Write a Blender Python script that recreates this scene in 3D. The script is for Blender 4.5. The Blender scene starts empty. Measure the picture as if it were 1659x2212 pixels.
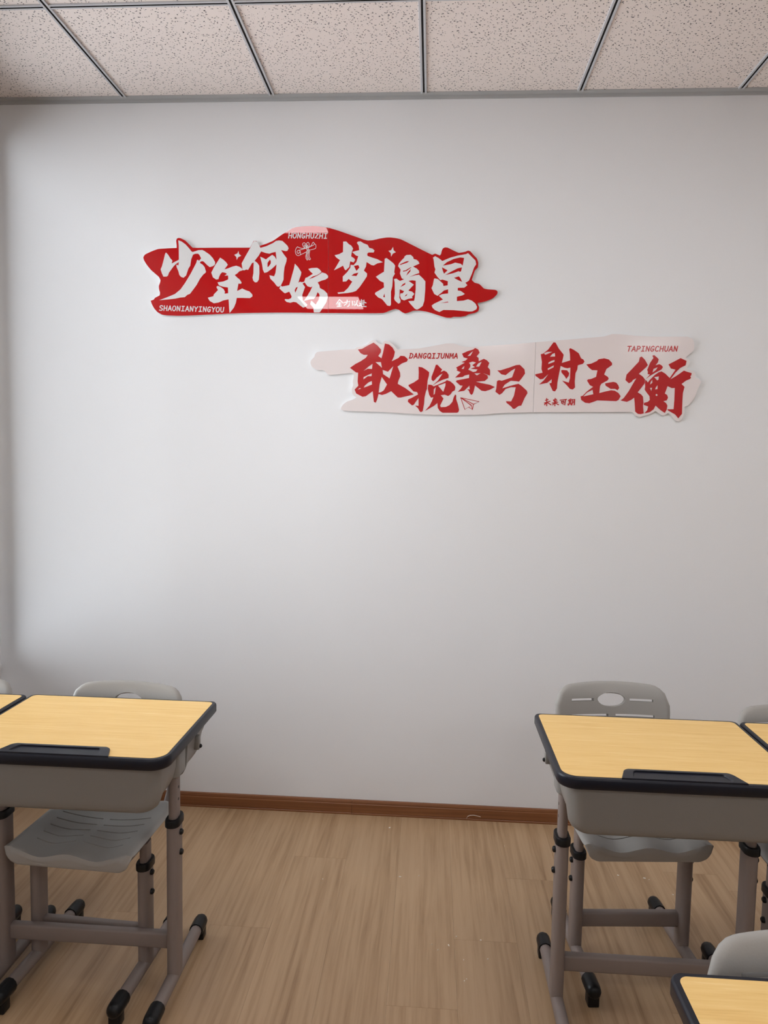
import bpy, bmesh, math, random
from mathutils import Vector, Matrix
from mathutils import geometry as geo

random.seed(7)
sc = bpy.context.scene
COL = sc.collection

# ------------------------------------------------------------------ camera
CAM = Vector((0.0630, -2.9645, 1.5128))
YAW, PITCH, ROLL, FPX = 0.06391, -0.07648, 0.01842, 1570.0
IW, IH = 1659.0, 2212.0
_cy, _sy, _cp, _sp = math.cos(YAW), math.sin(YAW), math.cos(PITCH), math.sin(PITCH)
VF = Vector((-_sy * _cp, _cy * _cp, _sp))
_r0 = Vector((_cy, _sy, 0)); _u0 = _r0.cross(VF)
VR = _r0 * math.cos(ROLL) + _u0 * math.sin(ROLL)
VU = _u0 * math.cos(ROLL) - _r0 * math.sin(ROLL)
cd = bpy.data.cameras.new('camera'); cam = bpy.data.objects.new('camera', cd); COL.objects.link(cam)
cd.sensor_fit = 'HORIZONTAL'; cd.sensor_width = 36.0; cd.lens = 36.0 * FPX / IW
cd.clip_start = 0.02
m = Matrix.Identity(4)
for i in range(3):
    m[i][0], m[i][1], m[i][2], m[i][3] = VR[i], VU[i], -VF[i], CAM[i]
cam.matrix_world = m
sc.camera = cam

# ------------------------------------------------------------------ light
EXPOSURE = 0.0
SKY = 7.4            # overcast daylight outside the side window
LAMP = 10.8          # LED ceiling panels
w = bpy.data.worlds.new('overcast_sky'); sc.world = w; w.use_nodes = True
bg = w.node_tree.nodes['Background']
bg.inputs[0].default_value = (0.90, 0.95, 1.0, 1); bg.inputs[1].default_value = SKY
sc.view_settings.view_transform = 'Standard'; sc.view_settings.look = 'None'
sc.view_settings.exposure = EXPOSURE; sc.view_settings.gamma = 1.0
sc.view_settings.use_curve_mapping = False
sc.cycles.use_denoising = True
sc.cycles.max_bounces = 6; sc.cycles.diffuse_bounces = 4; sc.cycles.glossy_bounces = 2; sc.cycles.transparent_max_bounces = 4
sc.cycles.use_adaptive_sampling = True; sc.cycles.adaptive_threshold = 0.1; sc.cycles.adaptive_min_samples = 16; sc.cycles.use_light_tree = False
sc.cycles.caustics_reflective = False; sc.cycles.caustics_refractive = False
sc.cycles.sample_clamp_indirect = 6.0

# ------------------------------------------------------------------ room size
XL, XR, YB, YF, H = -1.77, 4.20, 0.0, -7.20, 2.925
WIN = [(-0.025, -1.35)]       # tall window in the left wall (y from, y to)
WZ0, WZ1, WT = 0.60, 2.80, 0.064
for (ya, yb) in WIN:                          # portals only guide the sky light through the openings
    ld = bpy.data.lights.new('window_portal', 'AREA'); ld.shape = 'RECTANGLE'
    ld.size = WZ1 - WZ0; ld.size_y = abs(yb - ya); ld.cycles.is_portal = True
    lo = bpy.data.objects.new('window_portal', ld); COL.objects.link(lo)
    lo.location = (XL - WT - 0.01, (ya + yb) / 2, (WZ0 + WZ1) / 2); lo.rotation_euler = (0, -math.pi / 2, 0)

# ------------------------------------------------------------------ materials
MATS = {}
def nodes(name):
    mt = bpy.data.materials.new(name); mt.use_nodes = True
    nt = mt.node_tree; b = nt.nodes['Principled BSDF']; MATS[name] = mt
    return mt, nt, b
def N(nt, t, **kw):
    n = nt.nodes.new(t)
    for k, v in kw.items():
        if k.startswith('i_'):
            n.inputs[int(k[2:])].default_value = v
        else:
            setattr(n, k, v)
    return n
def L(nt, a, b): nt.links.new(a, b)
def simple(name, col, rough=0.5, spec=0.5, noise=0.0, nscale=40.0, bump=0.0, metal=0.0, coat=0.0):
    mt, nt, b = nodes(name)
    b.inputs['Roughness'].default_value = rough
    b.inputs['Specular IOR Level'].default_value = spec
    b.inputs['Metallic'].default_value = metal
    b.inputs['Coat Weight'].default_value = coat
    tc = N(nt, 'ShaderNodeTexCoord')
    nz = N(nt, 'ShaderNodeTexNoise'); nz.inputs['Scale'].default_value = nscale; nz.inputs['Detail'].default_value = 4
    L(nt, tc.outputs['Object'], nz.inputs['Vector'])
    rp = N(nt, 'ShaderNodeMapRange'); rp.inputs['To Min'].default_value = 1 - noise; rp.inputs['To Max'].default_value = 1 + noise
    L(nt, nz.outputs['Fac'], rp.inputs['Value'])
    mx = N(nt, 'ShaderNodeVectorMath', operation='SCALE'); mx.inputs[0].default_value = col
    L(nt, rp.outputs['Result'], mx.inputs['Scale']); L(nt, mx.outputs['Vector'], b.inputs['Base Color'])
    if bump > 0:
        bp = N(nt, 'ShaderNodeBump'); bp.inputs['Strength'].default_value = bump; bp.inputs['Distance'].default_value = 0.001
        L(nt, nz.outputs['Fac'], bp.inputs['Height']); L(nt, bp.outputs['Normal'], b.inputs['Normal'])
    return mt

simple('wall_paint', (0.785, 0.795, 0.815), 0.75, 0.3, 0.012, 160, 0.12)
simple('plastic_grey', (0.225, 0.212, 0.196), 0.42, 0.40, 0.03, 300, 0.15)
simple('chair_plastic', (0.330, 0.315, 0.294), 0.55, 0.35, 0.03, 300, 0.15)
simple('metal_paint', (0.215, 0.172, 0.156), 0.45, 0.45, 0.03, 60, 0.05)
simple('black_plastic', (0.005, 0.005, 0.006), 0.36, 0.28, 0.05, 60)
simple('edge_band', (0.007, 0.008, 0.015), 0.36, 0.32, 0.05, 60, 0.05)
simple('grid_paint', (0.56, 0.57, 0.60), 0.5, 0.4, 0.03, 30)
simple('grid_groove', (0.012, 0.012, 0.014), 0.6, 0.3)
simple('angle_trim', (0.44, 0.445, 0.45), 0.5, 0.4, 0.10, 6)
simple('board_edge', (0.78, 0.77, 0.76), 0.35, 0.5)
simple('sign_red', (0.47, 0.006, 0.008), 0.012, 0.5)
simple('sign_white', (0.72, 0.715, 0.72), 0.012, 0.5)
simple('sign_pale', (0.76, 0.69, 0.685), 0.10, 0.4)
simple('sign_ink', (0.45, 0.016, 0.018), 0.10, 0.4)
simple('chip_white', (0.85, 0.80, 0.72), 0.8, 0.2)
simple('window_frame', (0.75, 0.76, 0.77), 0.35, 0.5)
simple('lamp_frame', (0.80, 0.80, 0.80), 0.4, 0.5)

def em(name, col, s):
    mt, nt, b = nodes(name)
    b.inputs['Base Color'].default_value = (0.8, 0.8, 0.8, 1)
    b.inputs['Emission Color'].default_value = (*col, 1); b.inputs['Emission Strength'].default_value = s
em('lamp_diffuser', (0.985, 0.99, 1.0), LAMP)

mt, nt, b = nodes('window_glass')
out = nt.nodes['Material Output']; nt.nodes.remove(b)
tr = N(nt, 'ShaderNodeBsdfTransparent'); gl = N(nt, 'ShaderNodeBsdfGlossy'); gl.inputs['Roughness'].default_value = 0.0
fr = N(nt, 'ShaderNodeFresnel'); fr.inputs[0].default_value = 1.45; ms = N(nt, 'ShaderNodeMixShader')
L(nt, fr.outputs[0], ms.inputs[0]); L(nt, tr.outputs[0], ms.inputs[1]); L(nt, gl.outputs[0], ms.inputs[2]); L(nt, ms.outputs[0], out.inputs['Surface'])

def wood(name, stops, scale, rough, spec, bumpv, obj_random=0.0, detail=6.0, coords='Object', pits=None):
    """fibre pattern stretched along one axis; per-object tone shift"""
    mt, nt, b = nodes(name)
    b.inputs['Roughness'].default_value = rough; b.inputs['Specular IOR Level'].default_value = spec
    tc = N(nt, 'ShaderNodeTexCoord'); oi = N(nt, 'ShaderNodeObjectInfo')
    off = N(nt, 'ShaderNodeVectorMath', operation='SCALE'); off.inputs[0].default_value = (13.1, 7.7, 3.3)
    L(nt, oi.outputs['Random'], off.inputs['Scale'])
    mp = N(nt, 'ShaderNodeMapping'); mp.inputs['Scale'].default_value = scale
    L(nt, tc.outputs[coords], mp.inputs['Vector'])
    ad = N(nt, 'ShaderNodeVectorMath', operation='ADD'); L(nt, mp.outputs[0], ad.inputs[0]); L(nt, off.outputs[0], ad.inputs[1])
    n1 = N(nt, 'ShaderNodeTexNoise'); n1.inputs['Scale'].default_value = 1.0; n1.inputs['Detail'].default_value = detail
    n1.inputs['Roughness'].default_value = 0.62; n1.inputs['Distortion'].default_value = 0.35
    L(nt, ad.outputs[0], n1.inputs['Vector'])
    n2 = N(nt, 'ShaderNodeTexNoise'); n2.inputs['Scale'].default_value = 0.22; n2.inputs['Detail'].default_value = 3; n2.inputs['Distortion'].default_value = 1.2
    L(nt, ad.outputs[0], n2.inputs['Vector'])
    mixf = N(nt, 'ShaderNodeMix'); mixf.data_type = 'FLOAT'; mixf.inputs[0].default_value = 0.42
    L(nt, n1.outputs['Fac'], mixf.inputs[2]); L(nt, n2.outputs['Fac'], mixf.inputs[3])
    cr = N(nt, 'ShaderNodeValToRGB'); cr.color_ramp.elements.remove(cr.color_ramp.elements[1])
    for i, (p, c) in enumerate(stops):
        e = cr.color_ramp.elements[0] if i == 0 else cr.color_ramp.elements.new(p)
        e.position = p; e.color = (*c, 1)
    L(nt, mixf.outputs[0], cr.inputs[0])
    rr = N(nt, 'ShaderNodeMapRange'); rr.inputs['To Min'].default_value = 1 - obj_random; rr.inputs['To Max'].default_value = 1 + obj_random
    L(nt, oi.outputs['Random'], rr.inputs['Value'])
    vm = N(nt, 'ShaderNodeVectorMath', operation='SCALE'); L(nt, cr.outputs[0], vm.inputs[0]); L(nt, rr.outputs['Result'], vm.inputs['Scale'])
    L(nt, vm.outputs[0], b.inputs['Base Color'])
    bp = N(nt, 'ShaderNodeBump'); bp.inputs['Strength'].default_value = bumpv; bp.inputs['Distance'].default_value = 0.0006
    L(nt, n1.outputs['Fac'], bp.inputs['Height']); L(nt, bp.outputs['Normal'], b.inputs['Normal'])
    return mt
wood('floor_wood', [(0.30, (0.245, 0.140, 0.070)), (0.42, (0.365, 0.230, 0.126)), (0.52, (0.43, 0.283, 0.163)), (0.70, (0.48, 0.325, 0.195))],
     (64, 2.4, 10), 0.42, 0.4, 0.35, 0.02)
wood('table_wood', [(0.30, (0.72, 0.44, 0.145)), (0.45, (0.80, 0.52, 0.19)), (0.60, (0.84, 0.57, 0.225)), (0.70, (0.90, 0.66, 0.32))],
     (9, 190, 10), 0.45, 0.35, 0.15, 0.02, 4.0)
wood('base_wood', [(0.30, (0.15, 0.055, 0.020)), (0.5, (0.21, 0.080, 0.030)), (0.7, (0.27, 0.115, 0.046))],
     (2.2, 40, 160), 0.38, 0.45, 0.15, 0.03)

# mineral-fibre ceiling tile: scattered pin-holes and short fissures
mt, nt, b = nodes('ceiling_tile'); b.inputs['Roughness'].default_value = 0.9; b.inputs['Specular IOR Level'].default_value = 0.15
gm = N(nt, 'ShaderNodeNewGeometry')
nzd = N(nt, 'ShaderNodeTexNoise'); nzd.inputs['Scale'].default_value = 90; L(nt, gm.outputs['Position'], nzd.inputs['Vector'])
dsc = N(nt, 'ShaderNodeVectorMath', operation='SCALE'); dsc.inputs['Scale'].default_value = 0.008; L(nt, nzd.outputs['Color'], dsc.inputs[0])
dad = N(nt, 'ShaderNodeVectorMath', operation='ADD'); L(nt, gm.outputs['Position'], dad.inputs[0]); L(nt, dsc.outputs[0], dad.inputs[1])
pit = None
for sclx, rot, thr, dens in (((58, 100, 1), 0.5, 0.19, 0.42), ((108, 62, 1), -0.7, 0.17, 0.30), ((150, 140, 1), 0.2, 0.17, 0.16)):
    mp = N(nt, 'ShaderNodeMapping'); mp.inputs['Scale'].default_value = sclx; mp.inputs['Rotation'].default_value = (0, 0, rot)
    L(nt, dad.outputs[0], mp.inputs['Vector'])
    vo = N(nt, 'ShaderNodeTexVoronoi'); vo.voronoi_dimensions = '2D'; vo.inputs['Scale'].default_value = 1.0
    L(nt, mp.outputs[0], vo.inputs['Vector'])
    lt = N(nt, 'ShaderNodeMapRange'); lt.interpolation_type = 'SMOOTHSTEP'
    lt.inputs['From Min'].default_value = thr; lt.inputs['From Max'].default_value = thr * 0.55
    L(nt, vo.outputs['Distance'], lt.inputs['Value'])
    sx = N(nt, 'ShaderNodeSeparateColor'); L(nt, vo.outputs['Color'], sx.inputs[0])
    gt = N(nt, 'ShaderNodeMath', operation='LESS_THAN'); gt.inputs[1].default_value = dens; L(nt, sx.outputs[0], gt.inputs[0])
    mu = N(nt, 'ShaderNodeMath', operation='MULTIPLY'); L(nt, lt.outputs[0], mu.inputs[0]); L(nt, gt.outputs[0], mu.inputs[1])
    if pit is None: pit = mu
    else:
        mxn = N(nt, 'ShaderNodeMath', operation='MAXIMUM'); L(nt, pit.outputs[0], mxn.inputs[0]); L(nt, mu.outputs[0], mxn.inputs[1]); pit = mxn
mc = N(nt, 'ShaderNodeMix'); mc.data_type = 'RGBA'
mc.inputs[6].default_value = (0.86, 0.785, 0.75, 1); mc.inputs[7].default_value = (0.05, 0.05, 0.06, 1)
L(nt, pit.outputs[0], mc.inputs[0]); L(nt, mc.outputs[2], b.inputs['Base Color'])
bp = N(nt, 'ShaderNodeBump'); bp.invert = True; bp.inputs['Strength'].default_value = 0.5; bp.inputs['Distance'].default_value = 0.002
L(nt, pit.outputs[0], bp.inputs['Height']); L(nt, bp.outputs['Normal'], b.inputs['Normal'])

# ------------------------------------------------------------------ mesh helpers
def link(name, me, mat=None, parent=None, smooth=None):
    o = bpy.data.objects.new(name, me); COL.objects.link(o)
    if mat is not None:
        for x in (mat if isinstance(mat, (list, tuple)) else [mat]): me.materials.append(MATS[x])
    if smooth is not None:
        for p in me.polygons: p.use_smooth = True
        try: me.set_sharp_from_angle(angle=math.radians(smooth))
        except Exception: pass
    if parent is not None: o.parent = parent
    return o
def bm_obj(name, bm, mat, parent=None, smooth=None):
    bmesh.ops.recalc_face_normals(bm, faces=bm.faces)
    me = bpy.data.meshes.new(name); bm.to_mesh(me); bm.free()
    return link(name, me, mat, parent, smooth)
def pd_obj(name, vs, fs, mat, parent=None, smooth=None):
    bm = bmesh.new(); bv = [bm.verts.new(v) for v in vs]
    for f in fs:
        try: bm.faces.new([bv[i] for i in f])
        except ValueError: pass
    return bm_obj(name, bm, mat, parent, smooth)
def add_box(bm, lo, hi, bev=0.0, seg=2):
    r = bmesh.ops.create_cube(bm, size=1.0); vs = r['verts']
    for v in vs: v.co = Vector([lo[i] + (v.co[i] + 0.5) * (hi[i] - lo[i]) for i in range(3)])
    if bev > 0:
        es = list({e for v in vs for e in v.link_edges})
        bmesh.ops.bevel(bm, geom=es, offset=bev, segments=seg, affect='EDGES', profile=0.5)
def box(name, lo, hi, mat, parent=None, bev=0.0, seg=2):
    bm = bmesh.new(); add_box(bm, lo, hi, bev, seg)
    return bm_obj(name, bm, mat, parent, 40 if bev else None)
def stadium(w, d, n=8):
    """flat-oval outline: w across, d long (d >= w)"""
    r = w / 2; h = max(d / 2 - r, 0); pts = []
    for i in range(n + 1):
        a = math.pi * i / n; pts.append((r * math.cos(a), h + r * math.sin(a)))
    for i in range(n + 1):
        a = math.pi + math.pi * i / n; pts.append((r * math.cos(a), -h + r * math.sin(a)))
    return pts
def loft(bm, rings, cap0=True, cap1=True, closed=True):
    vr = [[bm.verts.new(p) for p in r] for r in rings]; n = len(vr[0])
    for a, c in zip(vr, vr[1:]):
        for i in range(n if closed else n - 1):
            j = (i + 1) % n; bm.faces.new((a[i], a[j], c[j], c[i]))
    if cap0: bm.faces.new(vr[0][::-1])
    if cap1: bm.faces.new(vr[-1])
    return vr
def oval_post(name, x, y, z0, z1, w, d, mat, parent, bev=0.0):
    pr = stadium(w, d); bm = bmesh.new()
    lv = [(z0, 1 - (bev / (w / 2) if bev else 0))] if bev else []
    zs = ([(z0, bev), (z0 + bev, 0), (z1 - bev, 0), (z1, bev)] if bev else [(z0, 0), (z1, 0)])
    loft(bm, [[(x + px * (1 - 2 * b / w), y + py * (1 - 2 * b / d), z) for px, py in pr] for z, b in zs])
    return bm_obj(name, bm, mat, parent, 45)
def cyl_x(name, x0, x1, y, z, r, mat, parent, n=12, bev=0.0):
    bm = bmesh.new(); s = 1 if x1 > x0 else -1
    st = [(x0, r), (x1 - s * bev, r), (x1, r - bev)] if bev else [(x0, r), (x1, r)]
    loft(bm, [[(x, y + rr * math.cos(2 * math.pi * i / n), z + rr * math.sin(2 * math.pi * i / n)) for i in range(n)] for x, rr in st])
    return bm_obj(name, bm, mat, parent, 45)
def rrect(x0, x1, y0, y1, r, n=8):
    """rounded rectangle, radii r = (near-left, near-right, far-right, far-left)"""
    cs = [(x0 + r[0], y0 + r[0], math.pi, r[0]), (x1 - r[1], y0 + r[1], 1.5 * math.pi, r[1]), (x1 - r[2], y1 - r[2], 0, r[2]), (x0 + r[3], y1 - r[3], 0.5 * math.pi, r[3])]
    return [(cx + rr * math.cos(a + 0.5 * math.pi * i / n), cy + rr * math.sin(a + 0.5 * math.pi * i / n)) for cx, cy, a, rr in cs for i in range(n + 1)]
def inset(pts, d):
    n = len(pts); out = []
    for i in range(n):
        a, b, c = Vector(pts[i - 1]), Vector(pts[i]), Vector(pts[(i + 1) % n])
        t = (c - a); t = t.normalized() if t.length > 1e-9 else Vector((1, 0))
        out.append((b.x - t.y * d, b.y + t.x * d))
    return out
def inside(p, poly):
    x, y = p; c = False; n = len(poly); j = n - 1
    for i in range(n):
        xi, yi = poly[i]; xj, yj = poly[j]
        if (yi > y) != (yj > y) and x < (xj - xi) * (y - yi) / (yj - yi) + xi: c = not c
        j = i
    return c
def seg_dist(p, poly):
    best = 1e9; P = Vector(p); n = len(poly)
    for i in range(n):
        a, b = Vector(poly[i]), Vector(poly[(i + 1) % n]); ab = b - a
        t = max(0, min(1, (P - a).dot(ab) / max(ab.length_squared, 1e-12))); best = min(best, (a + ab * t - P).length)
    return best
def sheet(name, outline, holes, step, fmap, thick, rim, mat, parent, rings=()):
    """moulded plastic sheet: 2D outline with real holes, mapped to 3D, given a thickness and a rounded rim"""
    pts = list(outline); edges = [(i, (i + 1) % len(outline)) for i in range(len(outline))]
    for h in holes:
        k = len(pts); pts += h; edges += [(k + i, k + (i + 1) % len(h)) for i in range(len(h))]
    extra = []
    for d in rings: extra += [q for q in inset(outline, d) if inside(q, outline)]
    xs = [p[0] for p in outline]; ys = [p[1] for p in outline]
    y = min(ys) + step / 2
    while y < max(ys):
        x = min(xs) + step / 2
        while x < max(xs):
            q = (x + 0.0007 * math.sin(y * 900), y)
            if inside(q, outline) and seg_dist(q, outline) > step * 0.6 + (max(rings) if rings else 0) and not any(inside(q, h) or seg_dist(q, h) < step * 0.3 for h in holes):
                extra.append(q)
            x += step
        y += step
    pts += extra
    vs, es, fs, *_ = geo.delaunay_2d_cdt([Vector(p) for p in pts], edges, [], 1, 1e-6)
    fs = [f for f in fs if inside((sum(vs[i][0] for i in f) / len(f), sum(vs[i][1] for i in f) / len(f)), outline)
          and not any(inside((sum(vs[i][0] for i in f) / len(f), sum(vs[i][1] for i in f) / len(f)), h) for h in holes)]
    bm = bmesh.new(); A = []; B = []
    for v in vs:
        e = 1e-3; P0 = Vector(fmap(v[0], v[1])); U = Vector(fmap(v[0] + e, v[1])) - P0; V = Vector(fmap(v[0], v[1] + e)) - P0
        nn = U.cross(V).normalized(); d = seg_dist((v[0], v[1]), outline)
        t = thick / 2
        if rim > 0 and d < rim: t = thick / 2 * math.sqrt(max(0.06, 1 - (1 - d / rim) ** 2))
        A.append(bm.verts.new(P0 + nn * t)); B.append(bm.verts.new(P0 - nn * t))
    cnt = {}
    for f in fs:
        bm.faces.new([A[i] for i in f]); bm.faces.new([B[i] for i in reversed(f)])
        for a, c in zip(f, list(f[1:]) + [f[0]]): cnt[(a, c)] = 1
    for (a, c) in cnt:
        if (c, a) not in cnt: bm.faces.new((A[c], A[a], B[a], B[c]))
    loose = [v for v in bm.verts if not v.link_faces]
    bmesh.ops.delete(bm, geom=loose, context='VERTS')
    return bm_obj(name, bm, mat, parent, 50)
def empty(name, loc, rz=0.0):
    o = bpy.data.objects.new(name, None); COL.objects.link(o); o.location = loc; o.rotation_euler = (0, 0, rz); o.empty_display_size = 0.1
    return o
def tag(o, label, cat, group=None):
    o['label'] = label; o['category'] = cat
    if group: o['group'] = group
    return o
def struct(o): o['kind'] = 'structure'; return o
def copy_tree(o, parent=None):
    c = o.copy(); COL.objects.link(c)
    if parent is not None: c.parent = parent
    for ch in list(o.children): copy_tree(ch, c)
    return c

# ------------------------------------------------------------------ room shell
fl = struct(box('floor', (XL - 0.2, YF - 0.2, -0.12), (XR + 0.2, YB + 0.2, -0.008), 'floor_wood'))
PW, PL = 0.196, 1.20
px0 = 0.169 - PW * 10
plank_me = {}
k = 0; x = px0
joints = {9: -1.067, 10: -0.773, 6: -0.773, 7: -0.35, 8: -1.42, 11: -0.42, 5: -1.25, 12: -1.3}
while x < XR:
    if x + PW > XL:
        j = joints.get(k, -random.uniform(0.2, 1.2)); y1 = 0.0; cuts = [0.0]
        y = j
        while y > YF: cuts.append(y); y -= PL
        cuts.append(YF)
        for a, c in zip(cuts, cuts[1:]):
            xa, xb = max(x, XL), min(x + PW, XR)
            if a - c < 0.02 or xb - xa < 0.01: continue
            key = (round(xb - xa, 3), round(a - c, 3))
            if key not in plank_me:
                bm = bmesh.new(); hw, hl = key[0] / 2 - 0.00005, key[1] / 2 - 0.00015; q = 0.0003
                loft(bm, [[(-hw, -hl, -0.008), (hw, -hl, -0.008), (hw, hl, -0.008), (-hw, hl, -0.008)],
                          [(-hw, -hl, -0.0006), (hw, -hl, -0.0006), (hw, hl, -0.0006), (-hw, hl, -0.0006)],
                          [(-hw + q * .5, -hl + 1.4 * q, 0), (hw - q * .5, -hl + 1.4 * q, 0), (hw - q * .5, hl - 1.4 * q, 0), (-hw + q * .5, hl - 1.4 * q, 0)]])
                bmesh.ops.recalc_face_normals(bm, faces=bm.faces)
                me = bpy.data.meshes.new('plank'); bm.to_mesh(me); bm.free(); me.materials.append(MATS['floor_wood']); plank_me[key] = me
            o = bpy.data.objects.new('plank', plank_me[key]); COL.objects.link(o); o.parent = fl
            o.location = ((xa + xb) / 2, (a + c) / 2, 0)
    x += PW; k += 1

wb = struct(box('wall_back', (XL - WT, 0.0, 0.0), (XR + 0.2, 0.18, H + 0.15), 'wall_paint'))
struct(box('wall_right', (XR, YF, 0.0), (XR + 0.18, 0.0, H + 0.15), 'wall_paint'))
struct(box('wall_front', (XL - WT, YF - 0.18, 0.0), (XR + 0.18, YF, H + 0.15), 'wall_paint'))
bm = bmesh.new()
ys = [0.0] + [v for wv in WIN for v in wv] + [YF]
for i in range(0, len(ys), 2): add_box(bm, (XL - WT, ys[i + 1], 0), (XL, ys[i], H + 0.15))
for (ya, yb) in WIN:
    add_box(bm, (XL - WT, yb, 0), (XL, ya, WZ0)); add_box(bm, (XL - WT, yb, WZ1), (XL, ya, H + 0.15))
struct(bm_obj('wall_left', bm, 'wall_paint'))
for n, (ya, yb) in enumerate(WIN):
    xw = XL - 0.032
    bm = bmesh.new(); f = 0.028
    add_box(bm, (xw - 0.03, yb, WZ0), (xw + 0.03, ya, WZ0 + f)); add_box(bm, (xw - 0.03, yb, WZ1 - f), (xw + 0.03, ya, WZ1))
    add_box(bm, (xw - 0.03, yb, WZ0 + f), (xw + 0.03, yb + f, WZ1 - f)); add_box(bm, (xw - 0.03, ya - f, WZ0 + f), (xw + 0.03, ya, WZ1 - f))
    mid = (ya + yb) / 2; add_box(bm, (xw - 0.03, mid - f / 2, WZ0 + f), (xw + 0.03, mid + f / 2, WZ1 - f))
    wo = struct(bm_obj('window_%d' % (n + 1), bm, 'window_frame'))
    box('pane', (xw - 0.003, yb + f, WZ0 + f), (xw + 0.003, mid - f / 2, WZ1 - f), 'window_glass', wo)
    box('pane', (xw - 0.003, mid + f / 2, WZ0 + f), (xw + 0.003, ya - f, WZ1 - f), 'window_glass', wo)
    box('window_sill', (XL - 0.001, yb, WZ0 - 0.02), (XL + 0.02, ya, WZ0), 'window_frame', wo, 0.004)

# brown skirting on the back wall: two lengths of moulded board that meet beside the middle of the aisle
BH = 0.062
def skirting(parent, x0, x1):
    prof = [(0.0, 0.0), (-0.012, 0.0), (-0.012, 0.006), (-0.0105, 0.0075), (-0.0115, 0.010), (-0.0115, BH - 0.018), (-0.0095, BH - 0.014), (-0.010, BH - 0.010), (-0.0075, BH - 0.002), (-0.005, BH), (0.0, BH)]
    bm = bmesh.new(); loft(bm, [[(x0, y, z) for y, z in prof], [(x1, y, z) for y, z in prof]])
    return bm_obj('skirting_board', bm, 'base_wood', parent)
bb = struct(box('baseboard_back', (XL, -0.002, 0.0), (XR, 0.0, BH - 0.004), 'base_wood'))
for a, c in ((XL, -0.2395), (-0.2385, 2.0), (2.001, XR)): skirting(bb, a, c)
bl = struct(box('baseboard_left', (XL, YF, 0.0), (XL + 0.002, -0.012, BH), 'base_wood')); box('skirting_board', (XL + 0.002, YF, 0), (XL + 0.012, -0.012, BH), 'base_wood', bl, 0.002)

# suspended ceiling: tiles lie on a grid of slotted T-bars
ce = struct(box('ceiling', (XL - 0.2, YF - 0.18, H + 0.06), (XR + 0.2, YB + 0.18, H + 0.15), 'wall_paint'))
LAMPS = {(-2, 2), (1, 2), (4, 2), (-2, 6), (1, 6), (4, 6), (-2, 10), (1, 10), (4, 10)}
tile_me = {}
for i in range(-3, 7):
    for j in range(12):
        xa, xb = max(i * 0.6, XL), min(i * 0.6 + 0.6, XR); ya, yb = -(j + 1) * 0.6, -j * 0.6
        if xb - xa < 0.05 or (i, j) in LAMPS: continue
        key = round(xb - xa, 3)
        if key not in tile_me:
            bm = bmesh.new(); add_box(bm, (-key / 2 + 0.004, -0.296, 0.0), (key / 2 - 0.004, 0.296, 0.014), 0.002, 1)
            bmesh.ops.recalc_face_normals(bm, faces=bm.faces)
            me = bpy.data.meshes.new('ceiling_tile'); bm.to_mesh(me); bm.free(); me.materials.append(MATS['ceiling_tile']); tile_me[key] = me
        o = bpy.data.objects.new('ceiling_tile', tile_me[key]); COL.objects.link(o); o.parent = ce
        o.location = ((xa + xb) / 2, (ya + yb) / 2, H + 0.004)
def tee(name, p0, p1, wd):
    """slotted T-bar: two flanges with a dark groove between them, seen from below"""
    p0, p1 = Vector(p0), Vector(p1); d = (p1 - p0).normalized(); s = Vector((-d.y, d.x, 0)); hw = wd / 2; g = 0.0034
    prof = [(-hw, 0.004), (-hw, 0.0), (-hw + 0.001, -0.001), (-g - 0.001, -0.001), (-g, 0.0), (-g, 0.003), (g, 0.003), (g, 0.0), (g + 0.001, -0.001), (hw - 0.001, -0.001), (hw, 0.0), (hw, 0.004)]
    bm = bmesh.new(); loft(bm, [[p0 + s * a + Vector((0, 0, H + z)) for a, z in prof], [p1 + s * a + Vector((0, 0, H + z)) for a, z in prof]])
    o = bm_obj(name, bm, ['grid_paint', 'grid_groove'], ce)
    for p in o.data.polygons:
        c = p.center; a = (c - p0).dot(s)
        if abs(a) <= g + 0.0002 and abs(p.normal.dot(d)) < 0.5: p.material_index = 1
    return o
for i in range(-2, 7): tee('main_runner', (i * 0.6, 0, 0), (i * 0.6, YF, 0), 0.0235)
for j in range(1, 12):
    for i in range(-3, 7):
        xa, xb = max(i * 0.6, XL), min(i * 0.6 + 0.6, XR)
        if xb - xa > 0.05: tee('cross_tee', (xa + (0.0118 if i > -3 else 0), -j * 0.6, 0), (xb - 0.0118, -j * 0.6, 0), 0.0215)
tr1 = struct(pd_obj('trim_1', [(XL, 0, H + 0.004), (XR, 0, H + 0.004), (XR, -0.020, H + 0.004), (XL, -0.020, H + 0.004),
                               (XL, 0, H - 0.016), (XR, 0, H - 0.016), (XR, -0.004, H - 0.016), (XL, -0.004, H - 0.016),
                               (XL, -0.020, H), (XR, -0.020, H), (XR, -0.004, H - 0.003), (XL, -0.004, H - 0.003)],
                    [(0, 1, 2, 3), (3, 2, 9, 8), (8, 9, 10, 11), (11, 10, 6, 7), (7, 6, 5, 4), (4, 5, 1, 0)], 'angle_trim'))
struct(box('trim_2', (XL, YF, H - 0.016), (XL + 0.02, -0.02, H + 0.003), 'angle_trim'))

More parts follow.
